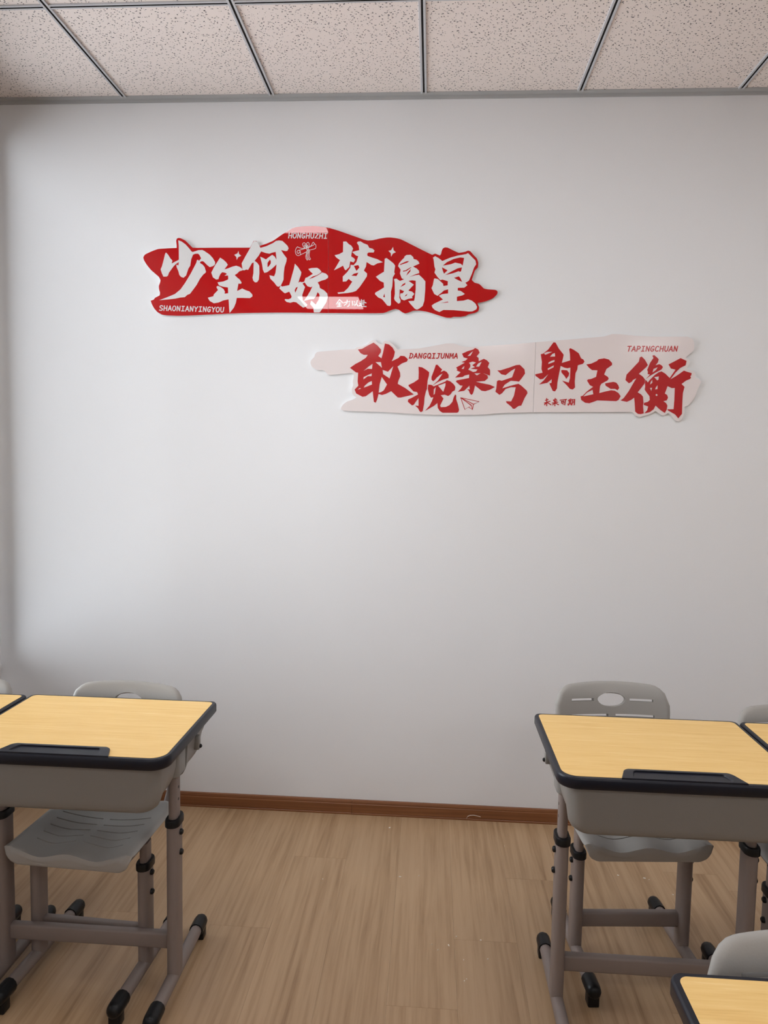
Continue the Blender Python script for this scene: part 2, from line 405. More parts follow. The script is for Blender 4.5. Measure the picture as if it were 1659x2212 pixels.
for (i, j) in sorted(LAMPS):
    e = empty('ceiling_light', (i * 0.6 + 0.3, -j * 0.6 - 0.3, H))
    row = {2: 'nearest the slogan wall', 6: 'in the middle row', 10: 'in the row farthest back'}[j]
    colm = {-2: 'window side', 1: 'middle of the room', 4: 'right wall side'}[i]
    tag(e, 'square LED ceiling panel %s, %s' % (row, colm), 'ceiling light', 'LED ceiling panels')
    bm = bmesh.new()
    for lo, hi in (((-0.29, -0.29, 0), (0.29, -0.275, 0.012)), ((-0.29, 0.275, 0), (0.29, 0.29, 0.012)), ((-0.29, -0.275, 0), (-0.275, 0.275, 0.012)), ((0.275, -0.275, 0), (0.29, 0.275, 0.012))):
        add_box(bm, lo, hi)
    bm_obj('frame', bm, 'lamp_frame', e)
    box('diffuser', (-0.275, -0.275, 0.004), (0.275, 0.275, 0.008), 'lamp_diffuser', e)

# ------------------------------------------------------------------ school desk
def foot_bar(name, x, y0, y1, zc, parent, capname='end_cap'):
    w_, h_ = 0.036, 0.034; pr = stadium(w_ * 0.94, h_ * 1.06, 6); bm = bmesh.new()
    loft(bm, [[(x + a, y, zc + c) for a, c in pr] for y in (y0 + 0.02, y1 - 0.02)])
    o = bm_obj(name, bm, 'metal_paint', parent, 45)
    for (ye, s) in ((y0, -1), (y1, 1)):
        bm = bmesh.new(); pc = stadium(0.042, 0.043, 6); rings = []
        for (t, k_) in ((-0.062, 1.0), (-0.020, 1.0), (-0.008, 0.93), (-0.001, 0.74), (0.003, 0.42)):
            rings.append([(x + a * k_, ye + s * t, zc + c * k_) for a, c in pc])
        loft(bm, rings)
        add_box(bm, (x - 0.016, ye - 0.040 if s > 0 else ye + 0.008, 0.0), (x + 0.016, ye - 0.008 if s > 0 else ye + 0.040, zc - 0.01), 0.004)
        bm_obj(capname, bm, 'black_plastic', o, 45)
    return o
def crossbar(name, x0, x1, y, z0, z1, parent):
    return box(name, (x0, y - 0.0125, z0), (x1, y + 0.0125, z1), 'metal_paint', parent, 0.007, 3)
def leg_set(parent, s, xl, z_bar, zc, ztop, wo, do, wi, di, zbolts, zholes):
    """outer post, telescopic inner tube, black collar and the two clamp bolts on the outside"""
    o = oval_post('leg', xl, 0, z_bar, zc, wo, do, 'metal_paint', parent)
    oval_post('inner_tube', xl, 0, zc - 0.02, ztop, wi, di, 'metal_paint', o)
    pr = stadium(wo + 0.008, do + 0.010); pi = stadium(wi + 0.002, di + 0.002); bm = bmesh.new()
    rings = []
    for sc_, z in ((pr, zc - 0.012), (pr, zc + 0.004)): rings.append([(xl + a, c, z) for a, c in sc_])
    rings.append([(xl + a * 0.93, c * 0.95, zc + 0.008) for a, c in pr]); rings.append([(xl + a, c, zc + 0.008) for a, c in pi]); rings.append([(xl + a, c, zc - 0.004) for a, c in pi])
    loft(bm, rings, cap0=False, cap1=False)
    bm_obj('collar', bm, 'black_plastic', o, 40)
    for zb in zbolts: cyl_x('bolt', xl + s * (wo / 2 - 0.002), xl + s * (wo / 2 + 0.008), 0.0, zb, 0.0085, 'black_plastic', o, 10, 0.003)
    for zh in zholes: cyl_x('adjusting_hole', xl + s * (wi / 2 - 0.002), xl + s * (wi / 2 + 0.0004), 0.0, zh, 0.0042, 'black_plastic', o, 8)
    return o

def smooth01(t): t = max(0, min(1, t)); return t * t * (3 - 2 * t)
DW, DZ = 0.592, 0.750
def make_desk():
    e = empty('school_desk', (0, 0, 0))
    x0, x1, y0, y1 = -DW / 2, DW / 2, -0.198, 0.246
    rad = (0.048, 0.048, 0.020, 0.020)
    out = rrect(x0, x1, y0, y1, rad)
    bm = bmesh.new(); rings = []
    for d, z in ((0.012, DZ - 0.030), (0.003, DZ - 0.029), (0.0, DZ - 0.024), (0.0, DZ - 0.006), (0.0015, DZ - 0.002), (0.004, DZ), (0.012, DZ)):
        rings.append([(a, c, z) for a, c in inset(out, d)])
    loft(bm, rings); bm_obj('edge_band', bm, 'edge_band', e, 35)
    lam = inset(rrect(x0, x1, y0, y1, (0.050, 0.050, 0.026, 0.026)), 0.0115)
    bm = bmesh.new(); loft(bm, [[(a, c, z) for a, c in lam] for z in (DZ - 0.002, DZ + 0.0006)])
    bm_obj('tabletop', bm, 'table_wood', e)
    # pen tray let into the edge that faces the aisle
    def trap(w0, w1, ya, yb, r):
        pts = [(-w0 / 2, ya), (w0 / 2, ya)]
        for i in range(7):
            t = i / 6; a = t * math.pi / 2 * 0.75
            pts.append((w1 / 2 - r + r * math.cos(a) + (w0 - w1) / 2 * 0.25 * (1 - t), yb - r + r * math.sin(a) / math.sin(math.pi / 2 * 0.75)))
        pts += [(-x, y) for x, y in pts[:1:-1]]
        return pts
    po = trap(0.296, 0.258, y0 + 0.004, y0 + 0.060, 0.016); pi_ = trap(0.236, 0.216, y0 + 0.016, y0 + 0.050, 0.008)
    bm = bmesh.new(); loft(bm, [[(a, c, DZ - 0.001) for a, c in po], [(a, c, DZ + 0.0030) for a, c in po], [(a * 0.992, c + 0.0004 if c < y0 + .02 else c - 0.0012, DZ + 0.0042) for a, c in po],
                                [(a, c, DZ + 0.0042) for a, c in pi_], [(a * 0.985, c, DZ + 0.0012) for a, c in pi_]])
    bm_obj('pen_tray', bm, 'edge_band', e, 40)
    # moulded book box under the top, open towards the seat
    lay = [(0.722, 0.270, -0.182), (0.700, 0.2685, -0.1808), (0.670, 0.267, -0.1795), (0.640, 0.2645, -0.178), (0.620, 0.261, -0.1768), (0.607, 0.254, -0.175), (0.598, 0.243, -0.171), (0.594, 0.230, -0.164), (0.5925, 0.200, -0.146)]
    bm = bmesh.new(); rings = []
    for z, hw, fy in lay:
        r = 0.034; side = [0.205, 0.195, 0.185, 0.17, 0.15, 0.13, 0.10, 0.07, 0.046, 0.040, 0.0, -0.040, -0.046, -0.08, -0.11]
        def sidept(yy):
            rec = 0.020 if abs(yy) < 0.043 else 0.0
            xx = hw - rec - (0.012 if -0.12 < yy < -0.04 else 0.0) * smooth01((0.66 - z) / 0.05)
            zz = z + (0.722 - z) * (0.12 * smooth01((yy - 0.045) / 0.02) + 0.42 * smooth01((yy - 0.15) / 0.05))
            return (xx, yy, zz)
        rt = [sidept(v) for v in side] + [(hw - r + r * math.cos(a), fy + r - r * math.sin(a), z) for a in [math.pi / 2 * q / 6 for q in range(7)]]
        rings.append(rt + [(-a, c, d) for a, c, d in rt[::-1]])
    vr = loft(bm, rings, cap0=False, cap1=False, closed=False)
    n = len(vr[0])
    for i in range(n // 2 - 1): bm.faces.new((vr[-1][i], vr[-1][i + 1], vr[-1][n - 2 - i], vr[-1][n - 1 - i]))
    bmesh.ops.recalc_face_normals(bm, faces=bm.faces)
    geom = bmesh.ops.solidify(bm, geom=bm.faces[:], thickness=0.003)
    bm_obj('book_box', bm, 'plastic_grey', e, 38)
    for s in (-1, 1):
        xl = s * 0.246
        lg = leg_set(e, s, xl, 0.050, 0.498, 0.70, 0.033, 0.060, 0.0235, 0.046, (0.462, 0.404), (0.590, 0.556))
        oval_post('leg_sleeve', xl + s * 0.006, 0.002, 0.628, 0.720, 0.033, 0.074, 'plastic_grey', e, 0.003)
        foot_bar('foot_bar', xl, -0.195, 0.245, 0.046, e)
        # bag hook on each side of the box
        bm = bmesh.new(); add_box(bm, (min(s * 0.262, s * 0.279), 0.112, 0.648), (max(s * 0.262, s * 0.279), 0.132, 0.690), 0.004)
        hk = bm_obj('bag_hook', bm, 'plastic_grey', e, 40)
        cyl_x('hook_knob', s * 0.278, s * 0.285, 0.122, 0.658, 0.006, 'black_plastic', hk, 10, 0.003)
    crossbar('crossbar', -0.246, 0.246, 0.004, 0.120, 0.166, e)
    return e

# ------------------------------------------------------------------ school chair
def make_chair():
    e = empty('school_chair', (0, 0, 0))
    # seat: scooped shell with a wavy, rolled front lip and rows of slots
    F0, FB = -0.172, 0.172          # unrolled length coordinate (front lip .. back)
    def smap(x, t):
        u = x / 0.185
        if t > -0.122: y, drop = t, 0.0
        else:
            q = -0.122 - t; R_ = 0.008; al = R_ * math.pi / 2
            if q < al: y, drop = -0.122 - R_ * math.sin(q / R_), R_ * (1 - math.cos(q / R_))
            else: y, drop = -0.122 - R_ + 0.10 * (q - al), R_ + (q - al)
        fr = smooth01((0.10 - t) / 0.2)
        z = 0.434 - 0.026 * (1 - u * u) * (1 - 0.35 * fr) - 0.011 * fr * math.exp(-((abs(u) - 0.46) / 0.22) ** 2) + 0.007 * fr * math.exp(-(u / 0.20) ** 2)
        if drop > 0:
            k_ = smooth01((drop - 0.008) / 0.03); z = z * (1 - k_) + (0.434 - 0.006) * k_
        z -= drop + 0.010 * smooth01((abs(u) - 0.90) / 0.12) * (1 if t > -0.122 else 0.5)
        z += 0.018 * smooth01((t - 0.10) / 0.09)
        return (x * (1 - 0.10 * min(1, drop / 0.04)), y, z)
    out = rrect(-0.184, 0.184, F0, FB, (0.028, 0.028, 0.05, 0.05), 5)
    # denser outline
    dense = []
    for i in range(len(out)):
        a, b_ = Vector(out[i]), Vector(out[(i + 1) % len(out)]); n = max(1, int((b_ - a).length / 0.018))
        dense += [tuple(a + (b_ - a) * (q / n)) for q in range(n)]
    def slot(xa, xb, yc, h): 
        n = 8
        return [(xa + (xb - xa) * i / n, yc - h / 2) for i in range(n + 1)] + [(xb - (xb - xa) * i / n, yc + h / 2) for i in range(n + 1)]
    holes = []
    for r_, yc in enumerate((0.090, 0.052, 0.014, -0.024, -0.062)):
        for s in (-1, 1):
            xa, xb = 0.010, 0.140 - 0.003 * r_
            holes.append(slot(min(s * xa, s * xb), max(s * xa, s * xb), yc, 0.0042))
    sheet('seat', dense, holes, 0.013, smap, 0.006, 0.003, 'chair_plastic', e, (0.004, 0.012, 0.020, 0.028, 0.036, 0.044))
    # backrest: curved panel with a lens-shaped hand hole and slots
    ZB, ZT = 0.500, 0.776
    out = []
    n = 26
    hw = 0.188
    for i in range(n + 1):            # top edge, gentle arch, from left to right
        u = -1 + 2 * i / n; sx = math.copysign(abs(u) ** 0.9, u)
        ax = abs(sx); cr = 0.052
        x = sx * hw; top = ZT - 0.014 * ax ** 2.2
        if ax > 1 - cr / hw:
            q = (ax - (1 - cr / hw)) / (cr / hw); top -= cr * (1 - math.sqrt(max(0, 1 - q * q)))
        out.append((x, top))
    for z in [0.69, 0.66, 0.63, 0.60, 0.57, 0.54]: out.append((hw - 0.02 * smooth01((0.70 - z) / 0.2), z))
    out += [(0.150, ZB + 0.012), (0.130, ZB)] + [(0.13 - 0.026 * i, ZB) for i in range(1, 10)] + [(-0.130, ZB), (-0.150, ZB + 0.012)]
    for z in [0.54, 0.57, 0.60, 0.63, 0.66, 0.69]: out.append((-hw + 0.02 * smooth01((0.70 - z) / 0.2), z))
    out = out[::-1]
    lens = []
    for i in range(24):
        a = 2 * math.pi * i / 24; c, s = math.cos(a), math.sin(a)
        lens.append((0.047 * math.copysign(abs(c) ** 0.85, c), 0.7235 + (0.019 if s > 0 else 0.023) * math.copysign(abs(s) ** 1.15, s)))
    holes = [lens]
    for s in (-1, 1):
        for xa, xb, zc in ((0.060, 0.136, 0.7225), (0.012, 0.138, 0.6735), (0.012, 0.135, 0.613), (0.012, 0.130, 0.560)):
            holes.append(slot(min(s * xa, s * xb), max(s * xa, s * xb), zc, 0.0085))
    def bmap(x, z):
        u = x / 0.181; t = (z - ZB) / (ZT - ZB)
        y = 0.212 + 0.062 * t - 0.020 * u * u + 0.012 * smooth01((t - 0.86) / 0.14) + 0.012 * (1 - t) ** 2 * 0
        return (x, y - 0.016, z + 0.004)
    sheet('backrest', out, holes, 0.014, bmap, 0.021, 0.013, 'chair_plastic', e, (0.0025, 0.006, 0.010, 0.014))
    for s in (-1, 1):
        xl = s * 0.163
        leg_set(e, s, xl, 0.050, 0.343, 0.405, 0.033, 0.058, 0.0225, 0.045, (0.315, 0.257), ())
        foot_bar('foot_bar', xl, -0.205, 0.225, 0.046, e)
        # upright that carries the backrest, running under the seat
        path = [(-0.11, 0.393), (0.0, 0.393), (0.12, 0.396), (0.185, 0.412), (0.222, 0.452), (0.236, 0.510), (0.256, 0.600)]
        bm = bmesh.new(); rings = []
        pr = stadium(0.014, 0.026, 5)
        for i, (y, z) in enumerate(path):
            a = Vector(path[max(0, i - 1)]); b_ = Vector(path[min(len(path) - 1, i + 1)]); t = (b_ - a).normalized()
            nrm = Vector((-t.y, t.x))
            rings.append([(s * 0.146 + c, y + nrm.x * a_, z + nrm.y * a_) for a_, c in pr])
        loft(bm, rings); bm_obj('upright', bm, 'metal_paint', e, 45)
    crossbar('crossbar', -0.163, 0.163, 0.004, 0.107, 0.153, e)
    return e

desk0 = make_desk(); chair0 = make_chair()
DG, CG = 'school desks in rows', 'school chairs tucked under the desks'
def put(proto, first, loc, rz, label, cat, group):
    o = proto if first else copy_tree(proto)
    o.location = loc; o.rotation_euler = (0, 0, rz); return tag(o, label, cat, group)
put(desk0, True, (-0.873, -1.056, 0), 0.0, 'yellow wood-grain school desk on the left of the aisle, its right end in view', 'desk', DG)
put(desk0, False, (0.684, -1.046, 0), 0.0, 'yellow wood-grain school desk on the right of the aisle, below the pale slogan sign', 'desk', DG)
put(desk0, False, (-1.472, -1.064, 0), 0.0, 'yellow school desk at the far left edge, mostly cut off by the frame', 'desk', DG)
put(desk0, False, (1.2795, -1.050, 0), 0.0, 'yellow school desk at the right edge, only its far corner beside the next desk showing', 'desk', DG)
put(desk0, False, (0.730, -2.147, 0), 0.0, 'yellow school desk in the nearest row, its corner in the bottom right', 'desk', DG)
put(chair0, True, (-0.890, -1.006, 0), -0.05, 'grey plastic school chair under the left aisle desk, slotted seat showing', 'chair', CG)
put(chair0, False, (0.692, -0.817, 0), 0.085, 'grey plastic school chair behind the right aisle desk, backrest with oval hand hole fully showing', 'chair', CG)
put(chair0, False, (-1.434, -1.010, 0), 0.0, 'grey plastic school chair at the far left edge, only a rounded backrest corner showing', 'chair', CG)
put(chair0, False, (1.187, -0.985, 0), 0.0, 'grey plastic school chair at the right edge behind the rightmost desk of the far row', 'chair', CG)
put(chair0, False, (0.690, -2.098, 0), 0.0, 'grey plastic school chair in the nearest row, backrest corner above the bottom right desk', 'chair', CG)

# ------------------------------------------------------------------ slogan signs on the back wall
BT = 0.008                                    # board thickness
def wall_pt(px, py, yy=-BT):
    d = VF + VR * ((px - IW / 2) / FPX) - VU * ((py - IH / 2) / FPX)
    t = (yy - CAM.y) / d.y; q = CAM + d * t
    return (q.x, q.z)
def T(o, pts): return [wall_pt(o[0] + x * 0.10006, o[1] + y * 0.10006) for x, y in pts]
def A(pts): return [wall_pt(x, y) for x, y in pts]
def area(p): return sum(p[i - 1][0] * p[i][1] - p[i][0] * p[i - 1][1] for i in range(len(p))) / 2
def catmull(p, n=4):
    out = []
    for i in range(len(p)):
        p0, p1, p2, p3 = [Vector(p[(i + q) % len(p)]) for q in (-1, 0, 1, 2)]
        l = (p2 - p1).length
        m1 = (p2 - p0).normalized() * l * 0.42; m2 = (p3 - p1).normalized() * l * 0.42
        if (p1 - p0).normalized().dot((p2 - p1).normalized()) < 0.55: m1 = (p2 - p1) * 0.6
        if (p2 - p1).normalized().dot((p3 - p2).normalized()) < 0.55: m2 = (p2 - p1) * 0.6
        for k_ in range(n):
            t = k_ / n; h00 = 2 * t ** 3 - 3 * t ** 2 + 1; h10 = t ** 3 - 2 * t ** 2 + t; h01 = -2 * t ** 3 + 3 * t ** 2; h11 = t ** 3 - t ** 2
            out.append(tuple(p1 * h00 + m1 * h10 + p2 * h01 + m2 * h11))
    return out
def relief(bm, outer, holes, yf, yb, side_mat=0):
    """flat shape in the wall plane, from depth yb (wall side) to yf (room side)"""
    loops = [outer if area(outer) > 0 else outer[::-1]] + [h if area(h) < 0 else h[::-1] for h in holes]
    flat = [p for l in loops for p in l]
    tris = geo.tessellate_polygon([[Vector((x, z, 0)) for x, z in l] for l in loops])
    fv = [bm.verts.new((x, yf, z)) for x, z in flat]; bv = [bm.verts.new((x, yb, z)) for x, z in flat]
    for a, b_, c in tris:
        pa, pb, pc = flat[a], flat[b_], flat[c]
        if abs((pb[0] - pa[0]) * (pc[1] - pa[1]) - (pc[0] - pa[0]) * (pb[1] - pa[1])) < 1e-12: continue
        ccw = (pb[0] - pa[0]) * (pc[1] - pa[1]) - (pc[0] - pa[0]) * (pb[1] - pa[1]) > 0
        try:
            f = bm.faces.new((fv[a], fv[b_], fv[c]) if ccw else (fv[a], fv[c], fv[b_])); f.material_index = 0
        except ValueError: pass
    k = 0
    for l in loops:
        n = len(l)
        for i in range(n):
            a, b_ = k + i, k + (i + 1) % n
            try:
                f = bm.faces.new((bv[a], bv[b_], fv[b_], fv[a])); f.material_index = side_mat
            except ValueError: pass
        k += n
def plain(bm, name, mats, parent):
    me = bpy.data.meshes.new(name); bm.to_mesh(me); bm.free(); return link(name, me, mats, parent)
INK = 0.0005
def glyph(name, label, shapes, mat, parent):
    bm = bmesh.new()
    for outer, holes in shapes: relief(bm, outer, holes, -BT - INK, -BT + 0.0005)
    o = plain(bm, name, mat, parent); o['label'] = label; return o
def ribbon(pts, wd):
    n = len(pts); Lf, Rt = [], []
    for i in range(n):
        a = Vector(pts[max(0, i - 1)]); b_ = Vector(pts[min(n - 1, i + 1)]); p = Vector(pts[i])
        t = (b_ - a); t = t.normalized() if t.length > 1e-9 else Vector((1, 0)); nr = Vector((-t.y, t.x)); k_ = 1.0
        if 0 < i < n - 1:
            d1 = (p - a).normalized(); k_ = 1 / max(0.6, abs(nr.dot(Vector((-d1.y, d1.x)))))
        Lf.append(tuple(p + nr * wd / 2 * k_)); Rt.append(tuple(p - nr * wd / 2 * k_))
    return Lf, Rt
def strokes(name, label, lines, wd, mat, parent):
    """printed line work: each stroke is a ribbon of even width"""
    bm = bmesh.new(); q = 0.00002
    for s_i, pts in enumerate(lines):
        if len(pts) < 2: continue
        pts = list(pts)
        for e0, e1 in ((0, 1), (-1, -2)):
            d = (Vector(pts[e0]) - Vector(pts[e1])).normalized() * wd * 0.35; pts[e0] = tuple(Vector(pts[e0]) + d)
        Lf, Rt = ribbon(pts, wd); y = -BT - INK - q * (s_i % 7)
        va = [bm.verts.new((x, y, z)) for x, z in Lf]; vb = [bm.verts.new((x, y, z)) for x, z in Rt]
        wa = [bm.verts.new((x, -BT + 0.0005, z)) for x, z in Lf]; wb_ = [bm.verts.new((x, -BT + 0.0005, z)) for x, z in Rt]
        for i in range(len(pts) - 1):
            bm.faces.new((va[i], vb[i], vb[i + 1], va[i + 1])); bm.faces.new((va[i], va[i + 1], wa[i + 1], wa[i])); bm.faces.new((vb[i + 1], vb[i], wb_[i], wb_[i + 1]))
        for i in (0, len(pts) - 1): bm.faces.new((va[i], wa[i], wb_[i], vb[i]))
    bmesh.ops.recalc_face_normals(bm, faces=bm.faces)
    o = plain(bm, name, mat, parent); o['label'] = label; return o

LET = {  # unit letters: x 0..1, y 0 (base) .. 1 (top)
 'S': [[(0.92, 0.84), (0.72, 0.99), (0.35, 0.98), (0.12, 0.80), (0.22, 0.60), (0.60, 0.47), (0.88, 0.32), (0.82, 0.10), (0.50, 0.0), (0.08, 0.08)]],
 'H': [[(0.14, 1), (0.10, 0)], [(0.90, 1), (0.86, 0)], [(0.10, 0.48), (0.90, 0.52)]],
 'A': [[(0.04, 0), (0.50, 1)], [(0.50, 1), (0.96, 0)], [(0.22, 0.34), (0.80, 0.36)]],
 'O': [[(0.5, 1), (0.22, 0.92), (0.06, 0.62), (0.08, 0.28), (0.30, 0.03), (0.60, 0.01), (0.86, 0.22), (0.94, 0.58), (0.80, 0.90), (0.5, 1)]],
 'N': [[(0.12, 0), (0.14, 1)], [(0.14, 1), (0.84, 0.02)], [(0.84, 0.02), (0.90, 1)]],
 'I': [[(0.5, 1), (0.5, 0)], [(0.18, 0.97), (0.84, 0.98)], [(0.14, 0.02), (0.86, 0.03)]],
 'Y': [[(0.06, 1), (0.50, 0.52)], [(0.96, 1), (0.50, 0.52), (0.46, 0)]],
 'G': [[(0.88, 0.86), (0.60, 1), (0.26, 0.88), (0.08, 0.52), (0.16, 0.16), (0.45, 0.0), (0.82, 0.12), (0.86, 0.42), (0.52, 0.42)]],
 'U': [[(0.12, 1), (0.12, 0.34), (0.28, 0.05), (0.56, 0.0), (0.82, 0.16), (0.88, 0.5), (0.90, 1)]],
 'Z': [[(0.12, 0.97), (0.88, 0.97), (0.10, 0.03), (0.92, 0.04)]],
 'D': [[(0.20, 1), (0.12, 0)], [(0.06, 0.98), (0.50, 0.98), (0.88, 0.74), (0.90, 0.36), (0.62, 0.06), (0.02, 0.02)]],
 'Q': [[(0.5, 1), (0.22, 0.92), (0.06, 0.62), (0.08, 0.28), (0.30, 0.03), (0.60, 0.01), (0.86, 0.22), (0.94, 0.58), (0.80, 0.90), (0.5, 1)], [(0.52, 0.28), (0.98, -0.06)]],
 'J': [[(0.30, 0.97), (0.98, 0.97)], [(0.70, 0.97), (0.66, 0.20), (0.44, 0.0), (0.08, 0.04)]],
 'M': [[(0.06, 0), (0.16, 1)], [(0.16, 1), (0.48, 0.36), (0.86, 1)], [(0.86, 1), (0.96, 0)]],
 'T': [[(0.04, 0.96), (0.98, 1.0)], [(0.54, 0.98), (0.42, 0)]],
 'P': [[(0.22, 1), (0.14, 0)], [(0.10, 0.98), (0.70, 0.98), (0.92, 0.76), (0.74, 0.48), (0.20, 0.42)]],
 'C': [[(0.90, 0.84), (0.62, 1), (0.28, 0.90), (0.08, 0.52), (0.18, 0.14), (0.50, 0.0), (0.88, 0.12)]],
}
def lettering(label, text, tl, tr_, h, mat, parent, slant=0.0, wd=2.0):
    """a printed line of capitals: tl/tr_ = top-left and top-right corners, h = cap height (photo pixels)"""
    n = len(text); pitch = (tr_[0] - tl[0] + 1.7) / n; lines = []
    for i, ch in enumerate(text):
        x0 = tl[0] + pitch * i; ytop = tl[1] + (tr_[1] - tl[1]) * i / max(1, n - 1)
        for st in LET[ch]:
            lines.append(A([(x0 + x * (pitch - 1.7) + slant * (y - 0.5) * h, ytop + 0.9 + (1 - y) * (h - 1.8)) for x, y in st]))
    return strokes('lettering', label, lines, wd / 530.0, mat, parent)

def zs(o, s, lines): return [[wall_pt(o[0] + x / s, o[1] + y / s) for x, y in l] for l in lines]

# ---- red sign
sign_r = empty('red_slogan_sign', (-0.42, 0, 2.03))
tag(sign_r, 'glossy red cut-out wall sign with white brush lettering, higher of the two signs', 'wall sign')
oA, oB, oC, oD, oE, oF, oH = (300, 500), (430, 510), (500, 500), (590, 480), (700, 490), (790, 530), (920, 520)
A_ = lambda o, l: [(o[0] + x * 0.10006, o[1] + y * 0.10006) for x, y in l]
redL = (A_(oA, [(815, 355), (600, 365), (410, 380), (260, 435), (130, 500), (95, 560), (110, 620), (170, 720), (260, 830), (350, 910), (430, 980), (465, 1050), (455, 1110), (430, 1180), (435, 1250), (455, 1320), (445, 1380), (350, 1430), (320, 1470), (255, 1495), (280, 1570), (330, 1660), (400, 1740), (500, 1795), (620, 1812), (850, 1820), (1100, 1815), (1400, 1800)])
        + [(465, 679), (520, 676.5), (596, 675.2), (650, 675.6), (709.0, 676.3), (709.0, 492.0), (690, 489), (676, 488), (660, 488.5), (640, 490.5), (630, 494), (620, 500), (610, 506), (600, 513), (590, 520), (575, 526.5), (561, 531), (557.5, 525), (554, 521), (548, 520.2), (544.5, 526), (540, 535), (500, 535), (466, 535)]
        + A_(oA, [(1165, 350), (1090, 280), (1000, 195), (900, 145), (850, 140), (820, 155), (805, 200), (815, 300)]))
redR = ([(709.5, 676.3), (709.5, 492.0)] + A_(oE, [(300, 80), (500, 150), (700, 220), (850, 275), (950, 297), (1050, 290), (1200, 255), (1350, 232), (1430, 230), (1550, 245)]) + [(866, 517), (892, 530)]
        + A_(oH, [(135, 305), (200, 280), (300, 320), (325, 290), (345, 210), (370, 165), (410, 145), (470, 150), (600, 215), (715, 262), (850, 238), (910, 215), (960, 230), (1040, 320), (1100, 385), (1130, 470), (1120, 580), (1060, 640), (1030, 720), (990, 850), (1050, 905), (1150, 935), (1190, 970), (1250, 1030), (1330, 1050), (1480, 1060), (1530, 1075), (1548, 1110), (1535, 1160), (1450, 1240), (1320, 1300), (1220, 1328), (1115, 1345), (1120, 1370), (1150, 1440), (1130, 1520), (1060, 1560), (920, 1590), (860, 1625), (740, 1645), (600, 1645), (540, 1665), (430, 1660), (280, 1615), (100, 1555)])
        + A_(oF, [(1300, 1430), (1150, 1410), (1020, 1415), (930, 1450), (850, 1470), (780, 1440), (720, 1395), (640, 1375), (560, 1395), (450, 1440), (380, 1462), (200, 1468)]))
def board(outline, face, parent):
    bm = bmesh.new(); relief(bm, catmull(A(outline)), [], -BT, -0.0006, 1)
    return plain(bm, 'board', [face, 'board_edge'], parent)
bRL = board(redL, 'sign_red', sign_r); bRR = board(redR, 'sign_red', sign_r)
bRL['label'] = 'left half of the red board'; bRR['label'] = 'right half of the red board with the pointed tip'
def ch(o, label, shapes, mat, parent): return glyph('character', label, [(T(o, a), [T(o, h) for h in hs]) for a, hs in shapes], mat, parent)
ch(oA, 'white brush character shao', [([(850, 190), (920, 215), (1010, 280), (1090, 370), (1135, 430), (1160, 445), (1240, 420), (1280, 405), (1370, 400), (1420, 425), (1530, 500), (1600, 580), (1645, 660), (1645, 710), (1600, 750), (1530, 770), (1480, 730), (1400, 650), (1365, 640), (1325, 655), (1320, 680), (1380, 720), (1420, 770), (1450, 870), (1440, 890), (1390, 930), (1320, 1020), (1250, 1150), (1170, 1260), (1100, 1350), (1050, 1365), (990, 1420), (900, 1425), (790, 1450), (650, 1465), (440, 1485), (600, 1425), (780, 1350), (900, 1250), (1000, 1110), (1120, 910), (1240, 680), (1255, 620), (1275, 612), (1300, 635), (1345, 580), (1310, 510), (1280, 480), (1220, 480), (1170, 500), (1130, 600), (1110, 740), (1070, 800), (1030, 920), (1020, 950), (965, 1000), (910, 980), (875, 940), (855, 860), (815, 770), (810, 715), (855, 735), (865, 660), (810, 695), (760, 740), (700, 820), (650, 890), (630, 950), (600, 975), (530, 975), (500, 910), (470, 820), (500, 750), (540, 600), (565, 490), (585, 455), (630, 500), (680, 580), (725, 630), (705, 695), (865, 610), (862, 300)], [])], 'sign_white', bRL)
ch(oB, 'white brush character nian', [([(455, 465), (520, 505), (590, 570), (620, 620), (545, 720), (620, 700), (720, 660), (800, 640), (880, 665), (935, 710), (940, 740), (870, 760), (820, 810), (770, 840), (830, 900), (880, 940), (920, 1005), (905, 1030), (850, 1025), (835, 1110), (820, 1185), (890, 1155), (930, 1130), (1000, 1165), (1090, 1195), (1150, 1260), (1155, 1300), (1100, 1340), (950, 1335), (815, 1335), (795, 1440), (755, 1540), (700, 1610), (660, 1660), (650, 1560), (638, 1365), (520, 1390), (420, 1435), (320, 1450), (230, 1400), (190, 1330), (310, 1300), (320, 1260), (410, 1165), (375, 1100), (400, 1075), (470, 1100), (530, 1145), (560, 1200), (550, 1245), (630, 1235), (625, 1110), (520, 1093), (430, 1063), (400, 1000), (530, 980), (630, 935), (628, 850), (550, 855), (605, 815), (560, 790), (500, 780), (460, 820), (430, 890), (420, 930), (370, 938), (300, 890), (265, 790), (330, 660)], [])], 'sign_white', bRL)
glyph('star_mark', 'small white four-pointed star', [(T(oB, [(852, 320), (862, 385), (910, 425), (845, 455), (815, 515), (805, 450), (760, 405), (830, 375)]), [])], 'sign_white', bRL)
